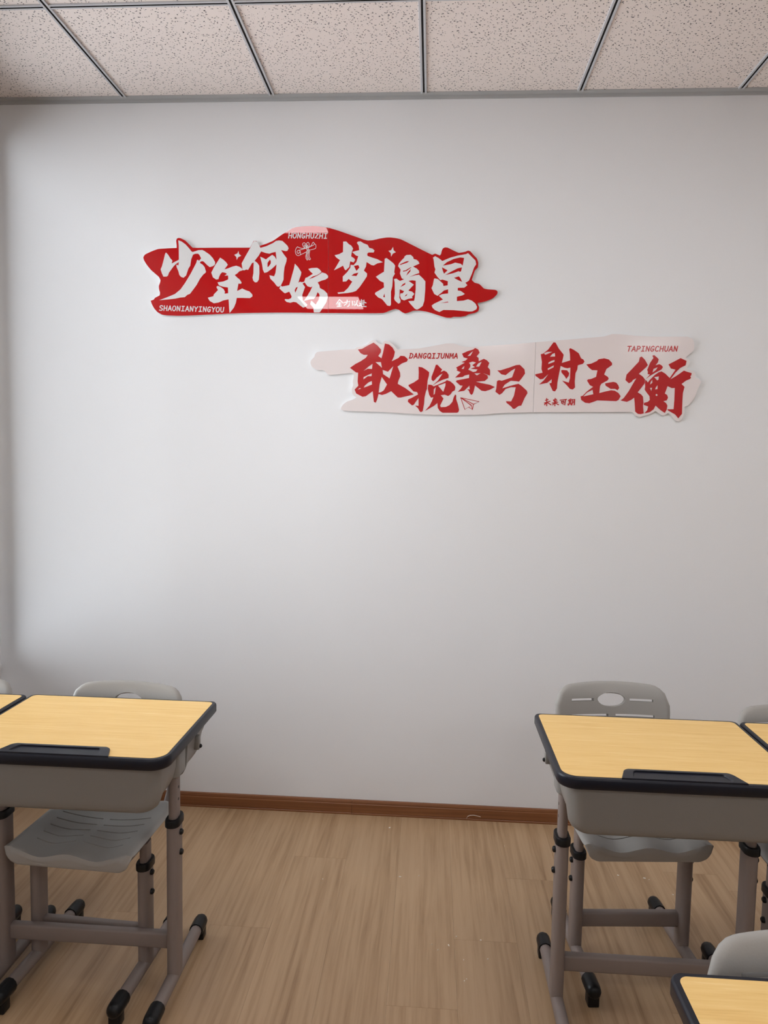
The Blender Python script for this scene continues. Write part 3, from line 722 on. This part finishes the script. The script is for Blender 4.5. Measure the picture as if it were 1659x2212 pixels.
ch(oC, 'white brush character he, rising past the top edge', [([(490, 205), (560, 225), (600, 300), (625, 355), (750, 320), (900, 250), (960, 205), (1030, 195), (1100, 205), (1170, 270), (1210, 310), (1235, 365), (1205, 420), (1165, 425), (1070, 400), (1120, 480), (1195, 580), (1185, 650), (1145, 770), (1130, 900), (1125, 1040), (1070, 1160), (1020, 1195), (980, 1180), (920, 1100), (840, 1020), (820, 945), (920, 970), (950, 900), (975, 710), (880, 800), (770, 880), (710, 895), (680, 830), (660, 700), (620, 545), (680, 570), (745, 605), (800, 560), (880, 505), (930, 540), (975, 610), (955, 440), (870, 460), (820, 480), (740, 465), (640, 430), (590, 520), (500, 635), (560, 680), (600, 740), (605, 900), (590, 1040), (555, 1095), (510, 1100), (470, 1060), (455, 1000), (475, 900), (480, 670), (445, 680), (360, 830), (320, 820), (280, 840), (245, 835), (235, 780), (220, 690), (300, 540), (410, 350), (445, 265)], [[(830, 605), (850, 640), (850, 690), (810, 750), (778, 775), (778, 680)]])], 'sign_white', bRL)
ch(oD, 'white brush character fang, lowest on the left half', [([(470, 895), (540, 970), (610, 1080), (600, 1140), (570, 1220), (545, 1310), (580, 1285), (620, 1297), (672, 1285), (700, 1200), (730, 1195), (860, 1115), (800, 1060), (760, 1010), (830, 990), (950, 985), (1000, 1015), (1045, 1075), (990, 1120), (930, 1150), (860, 1170), (760, 1235), (860, 1200), (980, 1140), (1060, 1085), (1140, 1110), (1188, 1160), (1186, 1200), (1130, 1240), (1050, 1260), (960, 1300), (1000, 1360), (1010, 1420), (1100, 1470), (1170, 1540), (1180, 1620), (1150, 1730), (1080, 1840), (1020, 1930), (1000, 1948), (880, 1948), (870, 1850), (800, 1770), (820, 1690), (880, 1740), (920, 1780), (980, 1680), (1005, 1580), (990, 1540), (960, 1510), (930, 1590), (880, 1660), (780, 1670), (660, 1705), (740, 1590), (800, 1490), (850, 1385), (810, 1405), (740, 1380), (690, 1312), (678, 1298), (635, 1325), (690, 1400), (660, 1480), (630, 1570), (640, 1680), (740, 1780), (720, 1820), (650, 1845), (600, 1810), (500, 1730), (440, 1720), (370, 1740), (290, 1720), (250, 1680), (260, 1660), (330, 1665), (390, 1640), (400, 1600), (350, 1500), (255, 1535), (220, 1510), (135, 1430), (165, 1365), (190, 1390), (350, 1360), (380, 1250), (450, 1000)], [[(535, 1395), (480, 1525), (465, 1470), (490, 1415)]])], 'sign_white', bRL)
ch(oE, 'white brush character meng', [([(415, 320), (480, 318), (530, 370), (590, 410), (628, 470), (600, 540), (585, 640), (650, 680), (670, 715), (640, 770), (565, 745), (545, 870), (500, 910), (470, 940), (445, 920), (410, 840), (340, 880), (215, 940), (270, 850), (345, 720), (260, 660), (230, 615), (330, 590), (410, 545)], []),
   ([(730, 320), (790, 315), (860, 360), (940, 390), (975, 455), (1050, 475), (1090, 515), (1070, 555), (960, 555), (930, 585), (940, 630), (1050, 670), (1150, 700), (1270, 765), (1150, 790), (1075, 835), (1020, 825), (920, 760), (905, 860), (860, 945), (930, 1010), (925, 1070), (860, 1170), (770, 1300), (690, 1385), (620, 1410), (500, 1430), (310, 1448), (290, 1420), (430, 1405), (520, 1320), (610, 1185), (530, 1125), (480, 1180), (405, 1185), (405, 1075), (500, 980), (570, 880), (575, 820), (640, 830), (700, 760), (740, 635), (690, 620), (608, 545), (680, 525), (760, 505), (750, 410), (710, 350)],
    [[(645, 845), (740, 825), (765, 880), (700, 955)], [(590, 1055), (650, 1010), (745, 990), (700, 1065)]])], 'sign_white', bRR)
glyph('star_mark', 'small white four-pointed star', [(T(oE, [(1490, 435), (1500, 505), (1550, 550), (1485, 580), (1448, 645), (1440, 570), (1388, 520), (1450, 505)]), [])], 'sign_white', bRR)
ch(oF, 'white brush character zhai', [([(410, 290), (450, 275), (520, 325), (600, 390), (635, 440), (615, 580), (630, 615), (585, 690), (575, 880), (545, 1000), (545, 1280), (525, 1310), (465, 1300), (420, 1240), (350, 1160), (270, 1125), (200, 1055), (210, 1020), (300, 970), (395, 910), (390, 805), (310, 770), (220, 680), (310, 620), (395, 570)], [[(405, 1035), (415, 1125), (378, 1115)]]),
   ([(835, 245), (880, 210), (970, 205), (1025, 255), (1035, 295), (1100, 315), (1140, 350), (1160, 395), (1085, 430), (1020, 460), (1100, 500), (1150, 550), (1155, 600), (1050, 635), (930, 690), (1060, 650), (1150, 635), (1230, 710), (1288, 780), (1285, 950), (1265, 1200), (1230, 1310), (1150, 1370), (1105, 1390), (1060, 1370), (960, 1260), (920, 1205), (1045, 1200), (1060, 1130), (1080, 950), (1080, 765), (1000, 755), (920, 770), (970, 800), (1040, 850), (990, 900), (920, 980), (1000, 1000), (1050, 1050), (1000, 1110), (1010, 1140), (920, 1155), (830, 1190), (770, 1165), (740, 1090), (750, 1040), (800, 1035), (830, 990), (735, 950), (725, 1130), (755, 1190), (745, 1240), (705, 1260), (630, 1190), (615, 1150), (630, 1050), (625, 800), (612, 730), (660, 720), (740, 770), (830, 735), (780, 715), (740, 610), (755, 525), (700, 450), (720, 390), (780, 320), (835, 265)],
    [[(735, 410), (880, 345), (940, 340), (900, 375), (750, 425)], [(800, 550), (860, 540), (980, 468), (985, 480), (890, 552), (810, 570)], [(975, 510), (960, 570), (870, 665), (910, 580)], [(860, 805), (850, 850), (745, 905), (800, 840)], [(905, 1045), (880, 1090), (840, 1105), (860, 1075)]])], 'sign_white', bRR)
ch(oH, 'white brush character xing, largest, at the right end', [([(155, 365), (200, 335), (280, 380), (355, 440), (520, 370), (680, 325), (870, 290), (910, 270), (960, 320), (1070, 430), (1085, 510), (1040, 580), (990, 720), (930, 860), (880, 895), (850, 905), (895, 960), (830, 1015), (690, 1018), (685, 1075), (750, 1085), (840, 1150), (790, 1180), (670, 1210), (668, 1305), (810, 1295), (910, 1265), (1000, 1300), (1070, 1360), (1105, 1430), (1090, 1480), (1010, 1525), (930, 1530), (600, 1500), (380, 1495), (290, 1540), (200, 1500), (145, 1450), (125, 1400), (180, 1360), (370, 1270), (280, 1190), (350, 1155), (480, 1140), (480, 1050), (390, 1075), (340, 1120), (250, 1190), (180, 1150), (120, 1025), (150, 960), (175, 830), (190, 815), (260, 830), (370, 930), (378, 980), (470, 965), (475, 875), (360, 840), (310, 850), (240, 770), (185, 690), (205, 620), (185, 560), (170, 430)],
    [[(365, 540), (450, 465), (600, 395), (740, 362), (825, 372), (795, 540), (750, 500), (630, 475), (540, 510)], [(410, 745), (560, 660), (680, 600), (780, 575), (760, 660), (740, 672), (700, 662), (600, 700)], [(345, 575), (470, 640), (390, 715), (365, 650)], [(605, 803), (710, 770), (740, 800), (785, 893), (690, 850)], [(300, 1350), (470, 1315), (490, 1333)]])], 'sign_white', bRR)
lettering('white capitals SHAONIANYINGYOU', 'SHAONIANYINGYOU', (344.3, 659.3), (483.8, 663.0), 12.2, 'sign_white', bRL, 0.08)
lettering('white capitals HONGHUZHI', 'HONGHUZHI', (623.3, 502.6), (707.2, 503.4), 12.6, 'sign_white', bRL, 0.10)
strokes('scroll_drawing', 'white line drawing of a rolled diploma tied with a ribbon', zs((630, 515), 25.52, [
    [(320, 460), (240, 560), (200, 700), (230, 850), (290, 930), (370, 960), (460, 920), (500, 860), (490, 760), (450, 680), (390, 650), (320, 680), (295, 740), (320, 810), (370, 840), (430, 800), (440, 750), (400, 770)],
    [(320, 460), (430, 520), (560, 550), (700, 550), (880, 510)], [(430, 650), (600, 600), (720, 565), (840, 545)], [(460, 920), (640, 830), (840, 730)],
    [(710, 540), (640, 430), (600, 320), (640, 250), (710, 240), (780, 310), (820, 490)], [(740, 530), (700, 400), (715, 340), (760, 420), (800, 500)],
    [(830, 500), (810, 330), (860, 230), (910, 215), (960, 270), (970, 400), (930, 480)], [(850, 500), (850, 400), (875, 350), (890, 420), (880, 500)],
    [(900, 500), (1010, 450), (1100, 370), (1150, 250), (1190, 210), (1270, 300), (1330, 350), (1345, 460), (1320, 550), (1230, 590), (1100, 620), (990, 640)], [(910, 520), (1080, 430), (1190, 380), (1270, 310)],
    [(830, 560), (850, 680), (810, 850), (775, 980), (790, 1080), (850, 1200), (910, 1180), (850, 1060), (830, 960), (850, 840), (900, 740), (890, 600)],
    [(900, 540), (960, 620), (1000, 700), (970, 830), (960, 950), (1000, 1060), (1050, 1140), (990, 1190), (930, 1080), (900, 980), (910, 860), (940, 720), (920, 640)]]), 1.0 / 530, 'sign_white', bRL)
strokes('small_lettering', 'four small white brush characters quan li yi fu', zs((700, 640), 16.59, [
    [(555, 120), (440, 285)], [(555, 125), (690, 245)], [(500, 255), (610, 245)], [(490, 310), (605, 300)], [(555, 215), (548, 360)], [(470, 370), (620, 355)],
    [(735, 225), (930, 185), (900, 330), (850, 375)], [(830, 135), (820, 250), (725, 335)],
    [(1010, 180), (1025, 330), (1085, 270)], [(1080, 190), (1110, 220)], [(1190, 155), (1170, 250), (1095, 340)], [(1150, 260), (1220, 350)],
    [(1300, 185), (1390, 170)], [(1340, 120), (1345, 250)], [(1275, 255), (1400, 235)], [(1340, 250), (1345, 330)], [(1345, 290), (1390, 285)], [(1310, 290), (1260, 350)], [(1290, 330), (1390, 370), (1510, 370)], [(1430, 140), (1425, 320)], [(1440, 210), (1505, 240)]]), 2.1 / 530, 'sign_white', bRR)

# ---- pale sign
sign_w = empty('pale_slogan_sign', (0.33, 0, 1.86))
tag(sign_w, 'pale pinkish-white cut-out wall sign with red brush lettering, lower of the two signs', 'wall sign')
paleL = [(679, 771), (680, 766), (685, 760.5), (710, 758), (740, 755.5), (766, 754), (771, 750), (782, 748), (794, 743), (799, 737), (807, 734.5), (812, 737), (818, 742), (825, 744), (828, 738), (832, 736), (840, 738), (848, 743), (854, 750), (858, 754.5), (880, 754), (906, 752.5), (950, 744.5), (963, 742), (975, 741.7), (983, 742.5), (993, 746.5), (1006, 749), (1020, 749.5), (1050, 747), (1116, 742.8), (1157.2, 739.2),
         (1151.3, 890.5), (1080, 892.5), (1050, 895), (1030, 896), (950, 896.3), (910, 895), (850, 891.5), (826, 890), (775, 888.5), (742, 887), (736.5, 884), (737, 880), (742, 873), (750, 867), (760, 864), (770.5, 858.5), (765, 855), (761, 850), (760, 840), (763, 832), (762, 825), (764, 815), (764.5, 809), (760, 806), (745, 807), (725, 809), (712, 810), (707, 808), (702, 802), (696, 799.5), (686, 799.5), (679, 796), (673, 791), (670.5, 784), (672, 778)]
paleR = [(1157.7, 739.2), (1286, 728.5), (1303.6, 727), (1323, 721.6), (1340, 722), (1371, 725), (1419, 727.4), (1484.5, 727.4), (1496.5, 733), (1500, 744), (1498.5, 757), (1481, 772.5), (1489, 778), (1490, 785), (1486, 791.5), (1483, 797), (1490.6, 799.6), (1499.7, 803), (1502.4, 810.4), (1500.6, 815), (1508.7, 818), (1515, 825), (1511.4, 833), (1506, 844), (1502.4, 855.6), (1494, 868), (1487, 875.5), (1479, 878.7), (1478.4, 885.5), (1477, 898), (1471.6, 907), (1465.3, 910.3), (1459, 908), (1451, 898), (1442.5, 892.6), (1434, 898), (1428, 896), (1416, 888), (1404, 894.5), (1383, 900.5), (1374, 898.5), (1367, 891), (1362, 890), (1340, 890), (1151.8, 890.4)]
bPL = board(paleL, 'sign_pale', sign_w); bPR = board(paleR, 'sign_pale', sign_w)
bPL['label'] = 'left half of the pale board'; bPR['label'] = 'right half of the pale board'
oI, oJ, oK, oL, oM, oN, oO = (740, 720), (850, 760), (950, 740), (1030, 770), (1120, 720), (1230, 760), (1340, 720)
ch(oI, 'red brush character gan, at the left end', [([(330, 350), (420, 335), (570, 250), (600, 235), (670, 200), (760, 270), (830, 350), (825, 410), (770, 490), (840, 540), (870, 430), (915, 220), (1000, 240), (1080, 310), (1130, 400), (1110, 500), (1060, 605), (1210, 530), (1250, 485), (1310, 490), (1340, 495), (1410, 560), (1390, 610), (1280, 650), (1185, 720), (1240, 850), (1245, 930), (1205, 1020), (1190, 1090), (1350, 1180), (1540, 1320), (1420, 1350), (1250, 1388), (1190, 1385), (1050, 1250), (930, 1310), (850, 1332), (775, 1310), (745, 1430), (715, 1500), (675, 1480), (650, 1250), (500, 1360), (430, 1370), (295, 1300), (260, 1215), (340, 1130), (325, 1040), (335, 850), (290, 845), (160, 745), (280, 660), (380, 610), (500, 530), (545, 465), (460, 465), (390, 430)],
    [[(648, 660), (635, 770), (545, 765), (455, 810), (560, 720)], [(632, 865), (625, 925), (545, 925), (450, 995), (455, 945), (560, 895)], [(630, 1030), (635, 1105), (455, 1175), (480, 1130), (560, 1060)], [(325, 1215), (370, 1180), (400, 1190), (370, 1205)], [(710, 622), (828, 622), (850, 745)], [(865, 790), (980, 830), (1095, 710), (1015, 975), (875, 880)], [(845, 940), (960, 1105), (890, 1230), (830, 1270), (778, 1280), (800, 1100)]])], 'sign_ink', bPL)
ch(oJ, 'red brush character wan', [([(540, 322), (620, 335), (700, 385), (770, 440), (765, 510), (735, 620), (720, 810), (700, 850), (670, 980), (660, 1120), (630, 1280), (595, 1305), (560, 1280), (530, 1220), (465, 1160), (540, 1165), (540, 1000), (480, 1080), (440, 1140), (400, 1158), (310, 1080), (315, 1030), (400, 990), (530, 920), (510, 870), (430, 855), (325, 740), (325, 715), (440, 660), (540, 590), (545, 450)], []),
   ([(915, 280), (950, 278), (1000, 335), (1050, 380), (1015, 440), (1090, 405), (1150, 435), (1190, 500), (1185, 565), (1060, 605), (960, 650), (830, 735), (960, 620), (1060, 470), (1000, 500), (920, 570), (900, 600), (855, 635), (820, 600), (820, 540), (870, 410)], []),
   ([(750, 705), (820, 715), (870, 745), (1000, 690), (1120, 640), (1150, 610), (1230, 640), (1300, 700), (1335, 760), (1325, 830), (1270, 860), (1230, 920), (1180, 955), (1110, 925), (1020, 935), (1080, 1010), (1040, 1090), (1005, 1160), (1020, 1195), (1130, 1190), (1210, 1150), (1270, 1080), (1300, 980), (1330, 920), (1355, 940), (1350, 1020), (1390, 1140), (1415, 1250), (1400, 1300), (1370, 1315), (1060, 1315), (1000, 1280), (955, 1210), (948, 1105), (870, 1170), (680, 1275), (780, 1160), (830, 1060), (860, 980), (810, 990), (770, 930), (740, 800)],
    [[(960, 730), (1125, 670), (1120, 730), (1075, 865), (1020, 800)], [(915, 760), (890, 910), (865, 930), (870, 810)]])], 'sign_ink', bPL)
ch(oK, 'red brush character sang', [([(480, 240), (600, 185), (720, 150), (765, 115), (830, 150), (860, 220), (795, 300), (835, 330), (840, 405), (900, 375), (950, 350), (1020, 385), (1070, 440), (1035, 530), (1085, 590), (1085, 715), (1000, 685), (935, 660), (1030, 710), (1040, 770), (970, 830), (780, 845), (900, 875), (1080, 910), (1190, 960), (1080, 1020), (980, 1050), (900, 1040), (760, 925), (735, 1040), (710, 1110), (680, 1130), (650, 1100), (625, 1035), (590, 1010), (645, 1010), (640, 930), (530, 1040), (385, 1065), (450, 1000), (495, 930), (440, 925), (345, 840), (370, 815), (630, 765), (635, 690), (540, 710), (490, 745), (330, 755), (450, 640), (360, 600), (380, 575), (350, 540), (540, 435), (465, 420), (560, 385), (600, 345), (515, 320)],
    [[(720, 185), (660, 285), (600, 290), (660, 230)], [(535, 505), (515, 570), (470, 570), (500, 530)], [(630, 435), (710, 410), (780, 430), (700, 490), (760, 530), (665, 565), (815, 580), (780, 625), (720, 635), (615, 585), (655, 530), (660, 480)], [(905, 415), (850, 520), (780, 520), (830, 450)], [(745, 665), (880, 662), (800, 710)]])], 'sign_ink', bPL)
ch(oL, 'red brush character gong', [([(440, 300), (510, 300), (700, 240), (850, 185), (930, 180), (1030, 280), (1040, 370), (970, 470), (910, 545), (860, 535), (730, 525), (600, 610), (550, 690), (700, 640), (830, 605), (900, 590), (960, 630), (1080, 740), (1095, 790), (1030, 900), (960, 1060), (900, 1070), (820, 1130), (780, 1130), (740, 1080), (640, 1000), (630, 965), (740, 970), (800, 850), (840, 665), (740, 665), (620, 700), (550, 790), (490, 830), (400, 760), (420, 690), (435, 530), (480, 510), (540, 525), (700, 470), (760, 450), (830, 260), (740, 310), (620, 405), (530, 385)], [])], 'sign_ink', bPL)
ch(oM, 'red brush character she', [([(755, 195), (800, 200), (870, 330), (975, 460), (965, 520), (935, 640), (1115, 585), (1110, 450), (1095, 340), (1120, 320), (1200, 360), (1300, 430), (1350, 540), (1400, 565), (1425, 610), (1390, 660), (1280, 690), (1270, 780), (1230, 860), (1215, 1040), (1220, 1170), (1170, 1215), (1110, 1200), (1040, 1120), (940, 1020), (1085, 1065), (1110, 970), (1120, 740), (1060, 755), (1000, 745), (910, 705), (880, 850), (840, 1060), (830, 1190), (790, 1255), (740, 1245), (700, 1160), (665, 1080), (710, 1070), (720, 990), (620, 1070), (445, 1105), (550, 1010), (645, 880), (530, 985), (470, 995), (365, 915), (360, 885), (520, 850), (495, 770), (505, 620), (480, 450), (530, 440), (640, 350)],
    [[(550, 432), (620, 400), (730, 400), (580, 465)], [(785, 425), (790, 500), (680, 505), (730, 445)], [(780, 575), (775, 615), (640, 665), (650, 630), (710, 595)], [(765, 690), (755, 735), (635, 795), (630, 760)]]),
   ([(920, 800), (950, 790), (1050, 800), (1095, 860), (1080, 920), (1030, 985), (1000, 930), (930, 850)], [])], 'sign_ink', bPR)
ch(oN, 'red brush character yu', [([(365, 272), (470, 255), (590, 200), (630, 160), (750, 140), (850, 165), (920, 240), (920, 285), (800, 370), (750, 490), (830, 540), (850, 580), (820, 620), (690, 690), (660, 740), (645, 890), (780, 855), (900, 830), (980, 840), (1060, 890), (1105, 960), (1060, 1040), (1010, 1065), (600, 1050), (520, 1080), (430, 1110), (340, 1100), (255, 1040), (240, 965), (290, 945), (370, 860), (510, 755), (440, 720), (380, 620), (400, 595), (470, 585), (575, 540), (605, 400), (490, 395), (430, 350)], [[(500, 820), (515, 915), (300, 962), (380, 880)]]),
   ([(770, 680), (850, 665), (950, 648), (1010, 665), (1055, 720), (1075, 780), (1040, 830), (985, 800), (890, 800), (780, 730)], [])], 'sign_ink', bPR)
ch(oO, 'red brush character heng, largest, at the right end', [([(420, 520), (460, 500), (530, 570), (595, 685), (560, 730), (400, 875), (480, 930), (535, 1000), (525, 1080), (450, 1180), (375, 1275), (450, 1320), (490, 1370), (500, 1500), (490, 1560), (505, 1730), (440, 1745), (380, 1740), (320, 1690), (310, 1520), (300, 1390), (230, 1440), (140, 1480), (0, 1450), (70, 1400), (180, 1250), (260, 1110), (345, 970), (270, 1010), (250, 1045), (185, 1080), (110, 1010), (135, 890), (260, 760), (400, 610)], []),
   ([(690, 485), (730, 470), (790, 520), (830, 560), (810, 630), (760, 690), (840, 665), (890, 690), (920, 730), (890, 780), (760, 850), (640, 920), (545, 990), (640, 890), (590, 880), (595, 830), (580, 790), (640, 640), (715, 530)], [[(805, 732), (770, 790), (695, 845), (715, 770)]]),
   ([(545, 1000), (595, 1060), (640, 1000), (740, 900), (830, 840), (890, 822), (970, 870), (1065, 965), (1190, 785), (1090, 760), (1040, 670), (1160, 610), (1300, 535), (1430, 595), (1410, 690), (1290, 750), (1190, 850), (1080, 995), (1190, 930), (1280, 870), (1370, 805), (1440, 830), (1540, 860), (1530, 910), (1510, 925), (1525, 960), (1500, 990), (1420, 1020), (1320, 1095), (1385, 1155), (1350, 1290), (1340, 1450), (1330, 1740), (1250, 1835), (1180, 1750), (1020, 1660), (1020, 1640), (1150, 1640), (1165, 1450), (1175, 1180), (1110, 1185), (1020, 1140), (990, 1220), (960, 1300), (1010, 1330), (1030, 1390), (1000, 1450), (930, 1465), (990, 1510), (1015, 1560), (1000, 1650), (960, 1720), (870, 1660), (760, 1560), (720, 1640), (640, 1700), (515, 1730), (580, 1660), (600, 1580), (505, 1545), (515, 1500), (590, 1480), (635, 1440), (630, 1360), (560, 1270), (525, 1215), (535, 1150), (530, 1060)],
    [[(730, 945), (830, 930), (825, 1000), (795, 1018)], [(690, 1000), (690, 1070), (640, 1105), (655, 1050)], [(805, 1120), (800, 1205), (750, 1210), (770, 1160)], [(640, 1180), (685, 1175), (668, 1245)], [(780, 1305), (808, 1332), (782, 1358), (758, 1332)]])], 'sign_ink', bPR)
lettering('red capitals DANGQIJUNMA', 'DANGQIJUNMA', (884.6, 762.4), (989.0, 762.6), 12.4, 'sign_ink', bPL, 0.14)
lettering('red capitals TAPINGCHUAN', 'TAPINGCHUAN', (1355.0, 747.0), (1463.6, 747.0), 12.9, 'sign_ink', bPR, 0.16)
P_ = (950, 740)
strokes('paper_plane_drawing', 'red line drawing of a paper plane', [T(P_, l) for l in (
    [(450, 1190), (850, 1275), (725, 1330), (450, 1190)], [(450, 1190), (540, 1445), (680, 1355), (450, 1190)], [(725, 1330), (705, 1445), (625, 1395)], [(705, 1445), (680, 1355)])], 1.3 / 530, 'sign_ink', bPL)
strokes('small_lettering', 'four small red brush characters wei lai ke qi', zs((1165, 855), 18.43, [
    [(240, 180), (350, 150)], [(200, 290), (430, 215)], [(290, 105), (295, 400)], [(290, 260), (205, 360)], [(310, 260), (465, 360)],
    [(560, 170), (690, 140)], [(575, 195), (600, 230)], [(700, 190), (660, 225)], [(510, 290), (740, 255)], [(630, 100), (620, 400)], [(610, 290), (530, 360)], [(640, 290), (765, 355)],
    [(825, 175), (1090, 140)], [(880, 220), (895, 300), (985, 275), (975, 215), (880, 225)], [(1045, 170), (1010, 370), (940, 335)],
    [(1150, 190), (1290, 160)], [(1190, 140), (1190, 330)], [(1250, 120), (1250, 320)], [(1190, 220), (1250, 210)], [(1190, 265), (1250, 255)], [(1130, 330), (1290, 310)], [(1190, 330), (1145, 380)], [(1240, 325), (1270, 355)],
    [(1320, 150), (1310, 300), (1290, 370)], [(1320, 150), (1400, 140), (1395, 370), (1360, 360)], [(1320, 220), (1395, 215)], [(1315, 280), (1395, 275)]]), 2.0 / 530, 'sign_ink', bPR)
bRR.location = (0, -0.0008, 0)        # the right half sits a hair proud at the seam
for root in (sign_r, sign_w):                  # shapes above are in room coordinates
    for c_ in root.children: c_.matrix_parent_inverse = Matrix.Translation(root.location).inverted()

# ------------------------------------------------------------------ crumbs of plaster left on the floor
def chip(x, y, ln, wd, a, label, group):
    n = 7; pts = []
    for i in range(n):
        t = 2 * math.pi * i / n; pts.append((ln / 2 * math.cos(t) * random.uniform(0.75, 1.1), wd / 2 * math.sin(t) * random.uniform(0.75, 1.1)))
    bm = bmesh.new(); loft(bm, [[(p, q, 0.0) for p, q in pts], [(p * 0.9, q * 0.9, 0.0014) for p, q in pts], [(p * 0.6, q * 0.6, 0.0020) for p, q in pts]])
    o = bm_obj('plaster_chip', bm, 'chip_white'); o.location = (x, y, 0.0); o.rotation_euler = (0, 0, a)
    tag(o, label, 'plaster chip', group)
G = 'plaster chips on the floor'
chip(-0.073, -0.104, 0.012, 0.007, 0.9, 'largest white plaster chip, on the floor just in front of the skirting', G)
chip(-0.016, -0.448, 0.012, 0.003, -0.1, 'thin white sliver lying across the planks in the middle of the aisle', G)
chip(0.151, -0.803, 0.010, 0.004, 2.0, 'slanting white sliver on the plank joint at the right of the aisle', G)
for (x, y, l) in ((0.253, -0.77, 0.007), (0.268, -0.855, 0.006), (0.193, -0.954, 0.006), (0.2, -0.946, 0.004), (0.383, -0.201, 0.004), (-0.291, -0.489, 0.005), (0.099, -0.803, 0.004), (0.118, -0.827, 0.005), (0.052, -0.436, 0.005), (0.176, -0.76, 0.006), (0.195, -0.865, 0.005)):
    chip(x, y, l, l * 0.55, random.uniform(0, 3), 'tiny white plaster crumb on the aisle floor', 'plaster crumbs in the aisle')
for (x, y, l) in ((0.871, -0.372, 0.012), (0.779, -0.363, 0.009), (0.942, -0.466, 0.007), (0.885, -0.38, 0.005)):
    chip(x, y, l, l * 0.45, random.uniform(-0.5, 0.5), 'tiny white plaster crumb on the floor under the right aisle desk', 'plaster crumbs under the right desk')
# curl of white thread lying against the skirting
bm = bmesh.new(); pts = [wall_pt(x, y, -0.0135) for x, y in ((1008, 1768), (1010, 1763.5), (1015, 1761.5), (1023, 1761), (1031, 1762.5), (1038, 1764.5))]
loft(bm, [[(x, -0.0135 + 0.0009 * math.cos(t), z + 0.0009 * math.sin(t)) for t in [2 * math.pi * q / 6 for q in range(6)]] for x, z in pts])
tag(bm_obj('thread', bm, 'chip_white', None, 60), 'short curl of white thread against the brown skirting', 'thread')
